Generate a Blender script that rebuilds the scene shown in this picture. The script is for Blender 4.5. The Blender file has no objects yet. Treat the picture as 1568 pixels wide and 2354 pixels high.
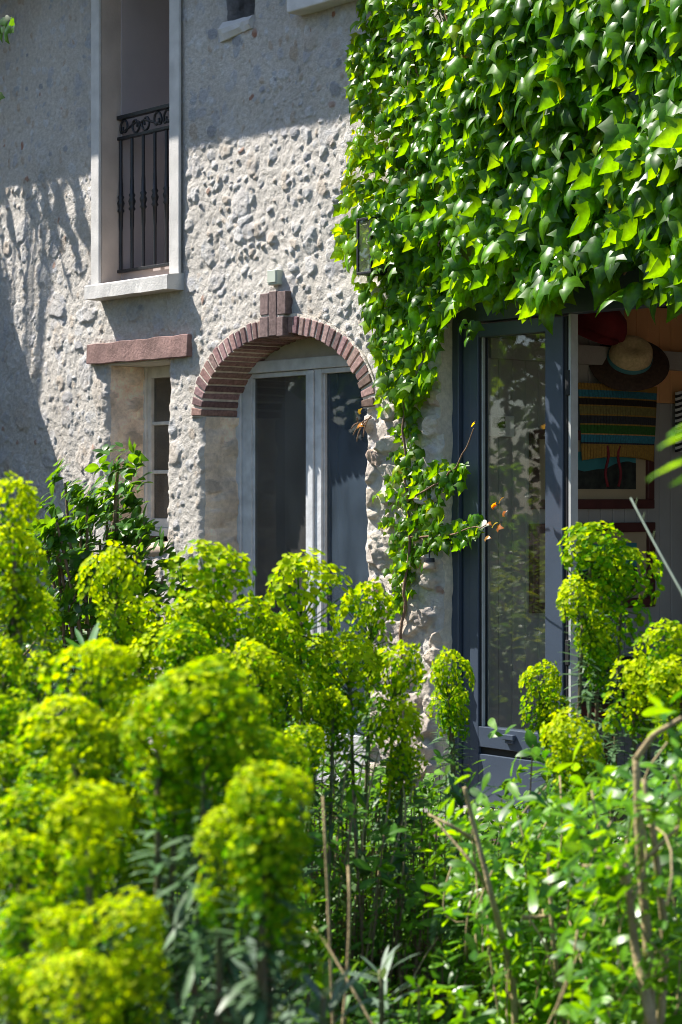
import bpy, math, random
import numpy as np
from mathutils import Vector, Matrix

random.seed(7)
RS = np.random.RandomState(11)
SC = bpy.context.scene
COL = SC.collection
rad = math.radians

# ------------------------------------------------------------------ camera
EYE = 1.55
CX, CY = 6.63, -6.86                      # where the photographer stands
AX = rad(41.0)                            # angle between the view axis and the facade
DV = np.array([-math.cos(AX), math.sin(AX), 0.0])
RV = np.array([math.sin(AX), math.cos(AX), 0.0])
FP = 4573.0                               # focal length in pixels of the 1568 px wide view
HZ = 1143.0                               # row of the horizon in that view
cam_d = bpy.data.cameras.new("camera")
cam = bpy.data.objects.new("camera", cam_d)
COL.objects.link(cam)
cam.location = (CX, CY, EYE)
cam.rotation_euler = (rad(90), 0, math.atan2(-DV[0], DV[1]))
cam_d.sensor_fit = 'VERTICAL'
cam_d.sensor_height = 36.0
cam_d.sensor_width = 24.0
cam_d.lens = FP / 2354.0 * 36.0
cam_d.shift_y = -(1177.0 - HZ) / 2354.0
cam_d.clip_start = 0.1
cam_d.clip_end = 500
cam_d.dof.use_dof = True
cam_d.dof.focus_distance = 9.6
cam_d.dof.aperture_fstop = 7.1
SC.camera = cam

# ------------------------------------------------------------------ light
SUN = np.array([-1.75, -1.0, 2.6]); SUN = SUN / np.linalg.norm(SUN)
elev = math.asin(SUN[2])
w = bpy.data.worlds.new("World"); SC.world = w; w.use_nodes = True
nt = w.node_tree; nt.nodes.clear()
sky = nt.nodes.new('ShaderNodeTexSky'); sky.sky_type = 'NISHITA'; sky.sun_disc = False
sky.sun_elevation = elev; sky.ozone_density = 4.0
sky.sun_rotation = math.atan2(SUN[0], SUN[1])
bg = nt.nodes.new('ShaderNodeBackground'); bg.inputs['Strength'].default_value = 0.097
wo = nt.nodes.new('ShaderNodeOutputWorld')
nt.links.new(sky.outputs[0], bg.inputs[0]); nt.links.new(bg.outputs[0], wo.inputs[0])
sd = bpy.data.lights.new("sun", 'SUN'); sd.energy = 5.0; sd.angle = rad(0.53); sd.color = (1.0, 0.94, 0.86)
so = bpy.data.objects.new("sun", sd); COL.objects.link(so)
so.rotation_euler = Vector(-SUN).to_track_quat('-Z', 'Y').to_euler()
so.location = (-6, -6, 12)
SC.view_settings.view_transform = 'Standard'
SC.view_settings.look = 'None'
SC.view_settings.exposure = 1.26
SC.view_settings.gamma = 1.0
SC.cycles.use_denoising = True
SC.cycles.filter_width = 1.0
SC.cycles.max_bounces = 10
SC.cycles.transparent_max_bounces = 12
SC.cycles.caustics_reflective = False
SC.cycles.caustics_refractive = False

# ------------------------------------------------------------------ picture -> place helpers
def wx(u, y=0.0):
    """x on the plane at depth y (facade = 0) seen in column u"""
    k = (u - 784.0) / FP
    d = DV + k * RV
    t = (y - CY) / d[1]
    return CX + t * d[0]
def wt(u, y=0.0):
    k = (u - 784.0) / FP
    return (y - CY) / (DV + k * RV)[1]
def wz(u, v, y=0.0):
    return EYE + (HZ - v) / FP * wt(u, y)
def pt(u, v, depth):
    k = (u - 784.0) / FP
    p = np.array([CX, CY, EYE]) + depth * (DV + k * RV)
    p[2] += (HZ - v) / FP * depth
    return p
def sy(u, x):
    """y on the plane of constant x seen in column u"""
    k = (u - 784.0) / FP
    d = DV + k * RV
    t = (x - CX) / d[0]
    return CY + t * d[1], t

# ------------------------------------------------------------------ scene graph helpers
def link(o, parent=None):
    COL.objects.link(o)
    if parent is not None: o.parent = parent
    return o
def tag(o, label=None, cat=None, group=None, kind=None):
    if label: o['label'] = label
    if cat: o['category'] = cat
    if group: o['group'] = group
    if kind: o['kind'] = kind
    return o
def empty(name, loc, label, cat, group=None):
    o = bpy.data.objects.new(name, None); o.location = loc; o.empty_display_size = 0.1
    link(o); tag(o, label, cat, group); return o

def np_mesh(name, V, F, mat, parent=None, smooth=False, attrs=None, org=None):
    """V (n,3); F list of arrays (k,3) / (k,4) ; attrs {name: (n,4)}"""
    V = np.asarray(V, dtype=np.float64)
    if org is None and parent is not None: org = np.array(parent_origin(parent))
    if org is not None: V = V - np.asarray(org)
    if not isinstance(F, (list, tuple)) or (len(F) and not isinstance(F[0], np.ndarray)):
        F = [np.asarray(F)]
    F = [f for f in F if len(f)]
    me = bpy.data.meshes.new(name)
    nl = sum(f.size for f in F); npoly = sum(len(f) for f in F)
    me.vertices.add(len(V)); me.vertices.foreach_set('co', V.ravel().astype(np.float32))
    me.loops.add(nl); me.polygons.add(npoly)
    me.loops.foreach_set('vertex_index', np.concatenate([f.ravel() for f in F]).astype(np.int32))
    tot = np.concatenate([np.full(len(f), f.shape[1], dtype=np.int32) for f in F])
    st = np.concatenate([[0], np.cumsum(tot)[:-1]]).astype(np.int32)
    me.polygons.foreach_set('loop_start', st)
    try: me.polygons.foreach_set('loop_total', tot)
    except Exception: pass
    if attrs:
        for k, a in attrs.items():
            at = me.attributes.new(k, 'FLOAT_COLOR', 'POINT')
            at.data.foreach_set('color', np.asarray(a, dtype=np.float32).ravel())
    me.update(calc_edges=True); me.validate()
    me.polygons.foreach_set('use_smooth', np.full(len(me.polygons), bool(smooth), dtype=bool))
    me.materials.append(mat)
    o = bpy.data.objects.new(name, me)
    if org is not None and parent is None: o.location = org
    link(o, parent)
    return o
def parent_origin(p):
    v = Vector((0, 0, 0))
    while p is not None:
        v += p.location; p = p.parent
    return v

class MB:
    """collects shapes into one mesh"""
    def __init__(s): s.v = []; s.q = []; s.t = []; s.n = 0
    def add(s, V, Q=(), T=()):
        V = np.asarray(V, float); s.v.append(V)
        if len(Q): s.q.append(np.asarray(Q, int) + s.n)
        if len(T): s.t.append(np.asarray(T, int) + s.n)
        s.n += len(V); return s
    def box(s, x0, x1, y0, y1, z0, z1):
        V = [(x, y, z) for x in (x0, x1) for y in (y0, y1) for z in (z0, z1)]
        Q = [(0, 1, 3, 2), (4, 6, 7, 5), (0, 4, 5, 1), (2, 3, 7, 6), (0, 2, 6, 4), (1, 5, 7, 3)]
        return s.add(V, Q)
    def hexa(s, P):
        """8 points: bottom ring 4, top ring 4"""
        Q = [(3, 2, 1, 0), (4, 5, 6, 7), (0, 1, 5, 4), (1, 2, 6, 5), (2, 3, 7, 6), (3, 0, 4, 7)]
        return s.add(P, Q)
    def tube(s, pts, r, n=6, cap=True):
        P = np.asarray(pts, float); m = len(P)
        r = np.broadcast_to(np.asarray(r, float), (m,))
        T = np.gradient(P, axis=0); T /= np.linalg.norm(T, axis=1)[:, None] + 1e-9
        a = np.array([0, 0, 1.0]) if abs(T[0][2]) < 0.9 else np.array([1.0, 0, 0])
        N = np.zeros((m, 3)); 
        for i in range(m):
            a = a - T[i] * a.dot(T[i]); a /= np.linalg.norm(a) + 1e-9; N[i] = a
        B = np.cross(T, N)
        an = np.arange(n) / n * 2 * math.pi
        V = (P[:, None, :] + r[:, None, None] * (np.cos(an)[None, :, None] * N[:, None, :] + np.sin(an)[None, :, None] * B[:, None, :])).reshape(-1, 3)
        i = np.arange(m - 1)[:, None] * n; j = np.arange(n)[None, :]; j2 = (j + 1) % n
        Q = np.stack([i + j, i + j2, i + n + j2, i + n + j], -1).reshape(-1, 4)
        s.add(V, Q)
        if cap:
            c0 = s.n
            s.add([P[0], P[-1]])
            base = c0 - m * n
            T_ = [(c0 - c0, 0, 0)]
            tri = [(c0, base + (k + 1) % n, base + k) for k in range(n)] + [(c0 + 1, base + (m - 1) * n + k, base + (m - 1) * n + (k + 1) % n) for k in range(n)]
            s.t.append(np.asarray(tri, int))
        return s
    def lathe(s, prof, c, n=16, ax=(0, 0, 1), sx=1.0, sy_=1.0, xa=None):
        """prof [(r,h)] about axis ax through c"""
        A = np.array(ax, float); A /= np.linalg.norm(A)
        X = np.array(xa, float) if xa is not None else (np.array([1.0, 0, 0]) if abs(A[0]) < 0.8 else np.array([0, 1.0, 0]))
        X = X - A * X.dot(A); X /= np.linalg.norm(X); Y = np.cross(A, X)
        an = np.arange(n) / n * 2 * math.pi
        V = np.array([[np.array(c) + r * (sx * math.cos(t) * X + sy_ * math.sin(t) * Y) + h * A for t in an] for r, h in prof]).reshape(-1, 3)
        m = len(prof)
        i = np.arange(m - 1)[:, None] * n; j = np.arange(n)[None, :]; j2 = (j + 1) % n
        return s.add(V, np.stack([i + j, i + j2, i + n + j2, i + n + j], -1).reshape(-1, 4))
    def build(s, name, mat, parent=None, smooth=False, bevel=0, org=None):
        F = []
        if s.q: F.append(np.concatenate(s.q))
        if s.t: F.append(np.concatenate(s.t))
        o = np_mesh(name, np.concatenate(s.v), F, mat, parent, smooth, org=org)
        if bevel:
            b = o.modifiers.new('bevel', 'BEVEL'); b.width = bevel; b.segments = 2; b.limit_method = 'ANGLE'
        return o

# ------------------------------------------------------------------ noise
TAB = RS.rand(256, 256, 8)
def vnoise(X, Z, scale, ch=0):
    x = X / scale + 57.3 * ch; z = Z / scale + 31.7 * ch
    xi = np.floor(x).astype(int); zi = np.floor(z).astype(int)
    fx = x - xi; fz = z - zi
    fx = fx * fx * (3 - 2 * fx); fz = fz * fz * (3 - 2 * fz)
    t = TAB[:, :, ch % 8]
    a = t[xi % 256, zi % 256]; b = t[(xi + 1) % 256, zi % 256]
    c = t[xi % 256, (zi + 1) % 256]; d = t[(xi + 1) % 256, (zi + 1) % 256]
    return (a * (1 - fx) + b * fx) * (1 - fz) + (c * (1 - fx) + d * fx) * fz
def fbm(X, Z, scale, ch=0, o=4):
    r = 0; a = 0.5
    for i in range(o):
        r = r + a * (vnoise(X, Z, scale, ch + i) - 0.5); scale *= 0.5; a *= 0.55
    return r
def stones(X, Z, cell, ch, keep=0.7, rmin=0.3, rmax=0.62):
    """height 0..1 and a random id per stone, for chips of stone set in mortar"""
    H = np.zeros_like(X); ID = np.zeros_like(X); M = np.zeros_like(X)
    ci = np.floor(X / cell).astype(int); cj = np.floor(Z / cell).astype(int)
    wob = fbm(X, Z, cell * 0.6, ch, 3) * 0.9
    for di in (-1, 0, 1):
        for dj in (-1, 0, 1):
            a = (ci + di); b = (cj + dj)
            q = TAB[(a * 7 + b * 13 + ch * 17) % 256, (b * 5 + a * 3 + ch * 29) % 256]
            cx = (a + 0.15 + 0.7 * q[..., 0]) * cell; cz = (b + 0.15 + 0.7 * q[..., 1]) * cell
            rr = (rmin + (rmax - rmin) * q[..., 2]) * cell
            th = q[..., 3] * math.pi; el = 0.55 + 0.4 * q[..., 4]
            dx = X - cx; dz = Z - cz
            u_ = (dx * np.cos(th) + dz * np.sin(th)) / rr
            v_ = (-dx * np.sin(th) + dz * np.cos(th)) / (rr * el)
            r = np.maximum(np.maximum(np.abs(u_), 0.6 * np.abs(u_) + 0.8 * np.abs(v_)), np.abs(v_ - 0.3 * u_)) + wob
            h = np.clip((1.0 - r) * 4.5, 0, 1)
            h = h * (0.45 + 0.55 * q[..., 5]) * (1 + 1.1 * (u_ * (q[..., 6] - 0.5) + v_ * (q[..., 7] - 0.5)))
            h = np.where(q[..., 6] * 0.999 < keep, h, 0)
            up = h > H
            H = np.where(up, h, H); ID = np.where(up, q[..., 3] * 0.5 + q[..., 5] * 0.5, ID)
    return H, ID

# ------------------------------------------------------------------ materials
def mat_base(name):
    m = bpy.data.materials.new(name); m.use_nodes = True
    n = m.node_tree.nodes; n.clear()
    out = n.new('ShaderNodeOutputMaterial')
    return m, m.node_tree, n, out
def L(t, a, b): t.links.new(a, b)
def simple(name, col, rough=0.6, var=0.12, scale=8.0, bump=0.0, bscale=60.0, spec=0.4, metal=0.0, col2=None, detail=5):
    m, t, n, out = mat_base(name)
    p = n.new('ShaderNodeBsdfPrincipled'); p.inputs['Roughness'].default_value = rough
    p.inputs['Specular IOR Level'].default_value = spec; p.inputs['Metallic'].default_value = metal
    tc = n.new('ShaderNodeTexCoord'); nz = n.new('ShaderNodeTexNoise'); nz.inputs['Scale'].default_value = scale; nz.inputs['Detail'].default_value = detail
    L(t, tc.outputs['Object'], nz.inputs['Vector'])
    r = n.new('ShaderNodeValToRGB')
    c2 = col2 if col2 else tuple(min(1, c * (1 + var)) for c in col); c1 = col if col2 else tuple(c * (1 - var) for c in col)
    r.color_ramp.elements[0].position = 0.32; r.color_ramp.elements[0].color = (*c1, 1)
    r.color_ramp.elements[1].position = 0.68; r.color_ramp.elements[1].color = (*c2, 1)
    L(t, nz.outputs['Fac'], r.inputs[0]); L(t, r.outputs[0], p.inputs['Base Color'])
    if bump:
        nb = n.new('ShaderNodeTexNoise'); nb.inputs['Scale'].default_value = bscale; nb.inputs['Detail'].default_value = 6
        L(t, tc.outputs['Object'], nb.inputs['Vector'])
        b = n.new('ShaderNodeBump'); b.inputs['Strength'].default_value = bump; b.inputs['Distance'].default_value = 0.01
        L(t, nb.outputs['Fac'], b.inputs['Height']); L(t, b.outputs[0], p.inputs['Normal'])
    L(t, p.outputs[0], out.inputs[0])
    return m
def leaf_mat(name, rough=0.35, trans=0.45, tcol=(2.2, 1.7, 0.5), spec=0.5, coat=0.0):
    m, t, n, out = mat_base(name)
    a = n.new('ShaderNodeAttribute'); a.attribute_name = 'tint'
    tc = n.new('ShaderNodeTexCoord'); nz = n.new('ShaderNodeTexNoise'); nz.inputs['Scale'].default_value = 45; nz.inputs['Detail'].default_value = 3
    L(t, tc.outputs['Object'], nz.inputs['Vector'])
    mr = n.new('ShaderNodeMapRange'); mr.inputs['From Min'].default_value = 0.3; mr.inputs['From Max'].default_value = 0.7
    mr.inputs['To Min'].default_value = 0.78; mr.inputs['To Max'].default_value = 1.22
    L(t, nz.outputs['Fac'], mr.inputs['Value'])
    v = n.new('ShaderNodeVectorMath'); v.operation = 'SCALE'; L(t, a.outputs['Color'], v.inputs[0]); L(t, mr.outputs[0], v.inputs['Scale'])
    p = n.new('ShaderNodeBsdfPrincipled'); p.inputs['Roughness'].default_value = rough; p.inputs['Specular IOR Level'].default_value = spec
    n2 = n.new('ShaderNodeTexNoise'); n2.inputs['Scale'].default_value = 9; L(t, tc.outputs['Object'], n2.inputs['Vector'])
    m2 = n.new('ShaderNodeMapRange'); m2.inputs['From Min'].default_value = .35; m2.inputs['From Max'].default_value = .65; m2.inputs['To Min'].default_value = rough * .72; m2.inputs['To Max'].default_value = min(.8, rough * 1.35)
    L(t, n2.outputs['Fac'], m2.inputs['Value']); L(t, m2.outputs[0], p.inputs['Roughness'])
    if coat: p.inputs['Coat Weight'].default_value = coat; p.inputs['Coat Roughness'].default_value = 0.2
    L(t, v.outputs[0], p.inputs['Base Color'])
    mul = n.new('ShaderNodeVectorMath'); mul.operation = 'MULTIPLY'; mul.inputs[1].default_value = tcol; L(t, v.outputs[0], mul.inputs[0])
    tr = n.new('ShaderNodeBsdfTranslucent'); L(t, mul.outputs[0], tr.inputs['Color'])
    mx = n.new('ShaderNodeMixShader'); mx.inputs[0].default_value = trans
    L(t, p.outputs[0], mx.inputs[1]); L(t, tr.outputs[0], mx.inputs[2]); L(t, mx.outputs[0], out.inputs[0])
    return m
def glass_mat(name, dirt=0.0, dirt_col=(0.3, 0.36, 0.4), tint=(0.9, 0.94, 0.92), dscale=6.0, refl=1.0):
    m, t, n, out = mat_base(name)
    tr = n.new('ShaderNodeBsdfTransparent'); tr.inputs[0].default_value = (*tint, 1)
    gl = n.new('ShaderNodeBsdfGlossy'); gl.inputs['Roughness'].default_value = 0.015; gl.inputs['Color'].default_value = (refl, refl, refl, 1)
    ge = n.new('ShaderNodeNewGeometry'); dt = n.new('ShaderNodeVectorMath'); dt.operation = 'DOT_PRODUCT'
    L(t, ge.outputs['Normal'], dt.inputs[0]); L(t, ge.outputs['Incoming'], dt.inputs[1])
    ab_ = n.new('ShaderNodeMath'); ab_.operation = 'ABSOLUTE'; L(t, dt.outputs['Value'], ab_.inputs[0])
    su = n.new('ShaderNodeMath'); su.operation = 'SUBTRACT'; su.inputs[0].default_value = 1.0; L(t, ab_.outputs[0], su.inputs[1])
    po = n.new('ShaderNodeMath'); po.operation = 'POWER'; po.inputs[1].default_value = 5.0; L(t, su.outputs[0], po.inputs[0])
    fr = n.new('ShaderNodeMath'); fr.operation = 'MULTIPLY_ADD'; fr.inputs[1].default_value = 0.955; fr.inputs[2].default_value = 0.045; L(t, po.outputs[0], fr.inputs[0])
    mx = n.new('ShaderNodeMixShader'); L(t, fr.outputs[0], mx.inputs[0]); L(t, tr.outputs[0], mx.inputs[1]); L(t, gl.outputs[0], mx.inputs[2])
    last = mx
    if dirt:
        tc = n.new('ShaderNodeTexCoord'); nz = n.new('ShaderNodeTexNoise'); nz.inputs['Scale'].default_value = dscale; nz.inputs['Detail'].default_value = 8
        mp = n.new('ShaderNodeMapping'); mp.inputs['Scale'].default_value = (1, 1, 0.45)
        L(t, tc.outputs['Object'], mp.inputs[0]); L(t, mp.outputs[0], nz.inputs['Vector'])
        mr = n.new('ShaderNodeMapRange'); mr.inputs['From Min'].default_value = 0.3; mr.inputs['From Max'].default_value = 0.75
        mr.inputs['To Min'].default_value = dirt * 0.6; mr.inputs['To Max'].default_value = dirt * 1.4
        L(t, nz.outputs['Fac'], mr.inputs['Value'])
        df = n.new('ShaderNodeBsdfDiffuse'); df.inputs[0].default_value = (*dirt_col, 1)
        m2 = n.new('ShaderNodeMixShader'); L(t, mr.outputs[0], m2.inputs[0]); L(t, mx.outputs[0], m2.inputs[1]); L(t, df.outputs[0], m2.inputs[2])
        last = m2
    L(t, last.outputs[0], out.inputs[0])
    return m
def wall_mat():
    m, t, n, out = mat_base('rubble_render')
    p = n.new('ShaderNodeBsdfPrincipled'); p.inputs['Roughness'].default_value = 0.9; p.inputs['Specular IOR Level'].default_value = 0.15
    a = n.new('ShaderNodeAttribute'); a.attribute_name = 'tint'
    tc = n.new('ShaderNodeTexCoord')
    nz = n.new('ShaderNodeTexNoise'); nz.inputs['Scale'].default_value = 38; nz.inputs['Detail'].default_value = 8; nz.inputs['Roughness'].default_value = 0.65
    L(t, tc.outputs['Object'], nz.inputs['Vector'])
    mr = n.new('ShaderNodeMapRange'); mr.inputs['From Min'].default_value = 0.3; mr.inputs['From Max'].default_value = 0.7; mr.inputs['To Min'].default_value = 0.8; mr.inputs['To Max'].default_value = 1.16
    L(t, nz.outputs['Fac'], mr.inputs['Value'])
    v = n.new('ShaderNodeVectorMath'); v.operation = 'SCALE'; L(t, a.outputs['Color'], v.inputs[0]); L(t, mr.outputs[0], v.inputs['Scale'])
    L(t, v.outputs[0], p.inputs['Base Color'])
    nb = n.new('ShaderNodeTexNoise'); nb.inputs['Scale'].default_value = 55; nb.inputs['Detail'].default_value = 9; nb.inputs['Roughness'].default_value = 0.75
    L(t, tc.outputs['Object'], nb.inputs['Vector'])
    b = n.new('ShaderNodeBump'); b.inputs['Strength'].default_value = 0.9; b.inputs['Distance'].default_value = 0.022
    L(t, nb.outputs['Fac'], b.inputs['Height']); L(t, b.outputs[0], p.inputs['Normal'])
    L(t, p.outputs[0], out.inputs[0]); return m
def stripe_mat(name, axis, stops, rough=0.8, rib=0.0):
    """hard bands along a local axis; stops [(pos, colour)]"""
    m, t, n, out = mat_base(name)
    p = n.new('ShaderNodeBsdfPrincipled'); p.inputs['Roughness'].default_value = rough; p.inputs['Specular IOR Level'].default_value = 0.2
    tc = n.new('ShaderNodeTexCoord'); sx = n.new('ShaderNodeSeparateXYZ'); L(t, tc.outputs['Generated'], sx.inputs[0])
    r = n.new('ShaderNodeValToRGB'); r.color_ramp.interpolation = 'CONSTANT'
    e = r.color_ramp.elements
    while len(e) < len(stops): e.new(0.5)
    for k, (q, c) in enumerate(stops): e[k].position = q; e[k].color = (*c, 1)
    L(t, sx.outputs[axis], r.inputs[0])
    nz = n.new('ShaderNodeTexNoise'); nz.inputs['Scale'].default_value = 90; L(t, tc.outputs['Object'], nz.inputs['Vector'])
    mr = n.new('ShaderNodeMapRange'); mr.inputs['To Min'].default_value = 0.5; mr.inputs['To Max'].default_value = 1.4; L(t, nz.outputs['Fac'], mr.inputs['Value'])
    v = n.new('ShaderNodeVectorMath'); v.operation = 'SCALE'; L(t, r.outputs[0], v.inputs[0]); L(t, mr.outputs[0], v.inputs['Scale'])
    L(t, v.outputs[0], p.inputs['Base Color']); L(t, p.outputs[0], out.inputs[0]); return m

M = {}
M['wall'] = wall_mat()
M['reveal'] = M['wall']
M['plain_render'] = simple('smooth_render', (0.34, 0.32, 0.30), 0.9, 0.14, 3.0, 0.35, 60, 0.15)
M['white_stone'] = simple('white_render', (0.56, 0.545, 0.52), 0.85, 0.12, 9.0, 0.25, 90, 0.2)
M['mauve'] = simple('mauve_panel', (0.44, 0.385, 0.375), 0.8, 0.08, 2.5, 0.1, 50, 0.2)
M['jamb'] = simple('jamb_plaster', (0.50, 0.42, 0.36), 0.9, 0.14, 4.0, 0.3, 60, 0.2)
M['iron'] = simple('black_iron', (0.012, 0.013, 0.016), 0.45, 0.3, 30, 0.2, 90, 0.5)
M['brick'] = None
M['mortar'] = simple('mortar', (0.56, 0.51, 0.44), 0.95, 0.2, 25, 0.6, 80, 0.1)
M['lintel'] = simple('red_timber', (0.22, 0.135, 0.12), 0.75, 0.3, 9, 0.4, 60, 0.3)
M['frame_grey'] = simple('weathered_white_paint', (0.60, 0.59, 0.55), 0.6, 0.16, 14, 0.2, 60, 0.3)
M['frame_blue'] = simple('grey_blue_paint', (0.52, 0.54, 0.56), 0.5, 0.15, 14, 0.2, 60, 0.35)
M['tymp'] = simple('arch_board', (0.40, 0.37, 0.31), 0.8, 0.14, 9, 0.2, 50, 0.2)
M['anthracite'] = simple('anthracite_metal', (0.048, 0.066, 0.098), 0.40, 0.06, 6, 0.05, 80, 0.5)
M['anthracite_dark'] = simple('gasket_black', (0.012, 0.012, 0.014), 0.6, 0.1, 6)
M['alu'] = simple('aluminium_edge', (0.42, 0.43, 0.42), 0.45, 0.08, 20, 0, 1, 0.5)
M['pane'] = glass_mat('clear_glass', 0.015, (0.3, 0.3, 0.28))
M['pane_old'] = glass_mat('dusty_glass', 0.10, (0.46, 0.46, 0.44), (0.6, 0.6, 0.58), 5)
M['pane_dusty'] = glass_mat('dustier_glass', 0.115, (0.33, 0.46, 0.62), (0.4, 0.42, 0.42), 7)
M['pane_small'] = glass_mat('grimy_glass', 0.30, (0.30, 0.27, 0.23), (0.55, 0.52, 0.46), 9)
M['board'] = simple('grey_boards', (0.33, 0.315, 0.29), 0.6, 0.08, 3, 0.1, 60, 0.3)
M['peach'] = simple('peach_boards', (0.66, 0.34, 0.15), 0.7, 0.08, 3, 0.1, 60, 0.3)
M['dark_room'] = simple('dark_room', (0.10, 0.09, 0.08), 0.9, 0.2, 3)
M['shutter'] = simple('grey_inner_shutter', (0.22, 0.20, 0.175), 0.8, 0.1, 5, 0.1, 50, 0.2)
M['floor'] = simple('floor_tiles', (0.24, 0.14, 0.10), 0.5, 0.2, 5, 0.1, 30, 0.4)
M['roof'] = simple('clay_tiles', (0.28, 0.13, 0.08), 0.85, 0.3, 9, 0.5, 30, 0.2)
M['box_green'] = simple('pale_green_plastic', (0.46, 0.50, 0.42), 0.5, 0.06, 12, 0, 1, 0.4)
M['bark'] = simple('bark', (0.20, 0.13, 0.085), 0.9, 0.3, 30, 0.6, 90, 0.15)
M['tan'] = simple('tan_branch', (0.32, 0.25, 0.13), 0.8, 0.25, 30, 0.4, 120, 0.2)
M['stem_red'] = simple('euphorbia_stem', (0.13, 0.085, 0.055), 0.7, 0.35, 20, 0.1, 90, 0.3, col2=(0.10, 0.13, 0.05))
M['soil'] = simple('garden_soil', (0.055, 0.042, 0.03), 0.95, 0.4, 7, 0.9, 25, 0.1)
M['paving'] = simple('pale_paving', (0.36, 0.33, 0.30), 0.85, 0.15, 9, 0.4, 40, 0.2)
M['ivy'] = leaf_mat('vine_leaf', 0.34, 0.55, (5.2, 3.2, 0.1), 0.45)
M['bract'] = leaf_mat('euphorbia_bract', 0.6, 0.5, (1.40, 1.40, 0.3), 0.1)
M['eleaf'] = leaf_mat('euphorbia_leaf', 0.5, 0.25, (1.5, 1.5, 0.5), 0.35)
M['gloss'] = leaf_mat('glossy_leaf', 0.36, 0.44, (3.4, 2.4, 0.15), 0.45)
M['matte'] = leaf_mat('soft_leaf', 0.5, 0.4, (2.0, 1.6, 0.4), 0.35)
M['straw'] = simple('straw', (0.55, 0.42, 0.24), 0.8, 0.15, 60, 0.3, 120, 0.2)
M['felt'] = simple('dark_brown_straw', (0.06, 0.035, 0.025), 0.75, 0.25, 60, 0.4, 150, 0.25)
M['ribbon'] = simple('blue_ribbon', (0.06, 0.19, 0.22), 0.7, 0.1, 30)
M['red'] = simple('red_cloth', (0.16, 0.012, 0.016), 0.8, 0.25, 9, 0.2, 40)
M['maroon'] = simple('maroon_frame', (0.075, 0.022, 0.018), 0.45, 0.15, 12, 0, 1, 0.4)
M['mat_board'] = simple('cream_mount', (0.36, 0.28, 0.17), 0.9, 0.05, 8)
M['teal_sky'] = simple('print_teal', (0.04, 0.19, 0.20), 0.5, 0.2, 3)
M['dark_hill'] = simple('print_dark', (0.006, 0.007, 0.006), 0.7, 0.5, 22, col2=(0.035, 0.04, 0.03), detail=8)
M['white_plastic'] = simple('white_plastic', (0.62, 0.62, 0.60), 0.4, 0.04, 8)
M['screen'] = simple('screen_black', (0.01, 0.012, 0.01), 0.15, 0.3, 9, 0, 1, 0.5)
M['black_cloth'] = simple('black_cloth', (0.012, 0.012, 0.014), 0.9, 0.3, 12, 0.3, 40)
M['wood_red'] = simple('dark_red_wood', (0.14, 0.035, 0.02), 0.5, 0.2, 12)
M['terracotta'] = simple('beige_clay', (0.42, 0.33, 0.25), 0.85, 0.15, 20, 0.2, 60)
M['lamp_glass'] = glass_mat('lantern_glass', 0.06, (0.5, 0.5, 0.4), (0.95, 0.97, 0.9), 20)

def brick_mat():
    m, t, n, out = mat_base('dark_red_brick')
    p = n.new('ShaderNodeBsdfPrincipled'); p.inputs['Roughness'].default_value = 0.85; p.inputs['Specular IOR Level'].default_value = 0.2
    a = n.new('ShaderNodeAttribute'); a.attribute_name = 'tint'
    tc = n.new('ShaderNodeTexCoord'); nz = n.new('ShaderNodeTexNoise'); nz.inputs['Scale'].default_value = 55; nz.inputs['Detail'].default_value = 6
    L(t, tc.outputs['Object'], nz.inputs['Vector'])
    mr = n.new('ShaderNodeMapRange'); mr.inputs['From Min'].default_value = 0.3; mr.inputs['From Max'].default_value = 0.7; mr.inputs['To Min'].default_value = 0.7; mr.inputs['To Max'].default_value = 1.3
    L(t, nz.outputs['Fac'], mr.inputs['Value'])
    v = n.new('ShaderNodeVectorMath'); v.operation = 'SCALE'; L(t, a.outputs['Color'], v.inputs[0]); L(t, mr.outputs[0], v.inputs['Scale'])
    L(t, v.outputs[0], p.inputs['Base Color'])
    b = n.new('ShaderNodeBump'); b.inputs['Strength'].default_value = 0.5; b.inputs['Distance'].default_value = 0.006
    L(t, nz.outputs['Fac'], b.inputs['Height']); L(t, b.outputs[0], p.inputs['Normal'])
    L(t, p.outputs[0], out.inputs[0]); return m
M['brick'] = brick_mat()

# ================================================================== SETTING: ground
def ground():
    n = 90
    gx, gy = np.meshgrid(np.linspace(-1, 1, n), np.linspace(-1, 1, n), indexing='ij')
    X = 1.0 + np.sign(gx) * np.abs(gx) ** 2.2 * 120; Y = -3.0 + np.sign(gy) * np.abs(gy) ** 2.2 * 120
    Z = fbm(X, Y, 0.9, 3) * 0.10 - 0.03
    i = np.arange(n - 1)[:, None] * n + np.arange(n - 1)[None, :]
    Q = np.stack([i, i + n, i + n + 1, i + 1], -1).reshape(-1, 4)
    o = np_mesh('ground', np.stack([X, Y, Z], -1).reshape(-1, 3), Q, M['soil'], smooth=True)
    tag(o, kind='structure')
ground()

# ================================================================== HOUSE
house = empty('stone_house', (0, 0, 0), 'old rubble stone house with pale rendered window surrounds and a brick arch over its door', 'house')

ZT = 4.86                                   # top of the modelled facade
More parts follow.
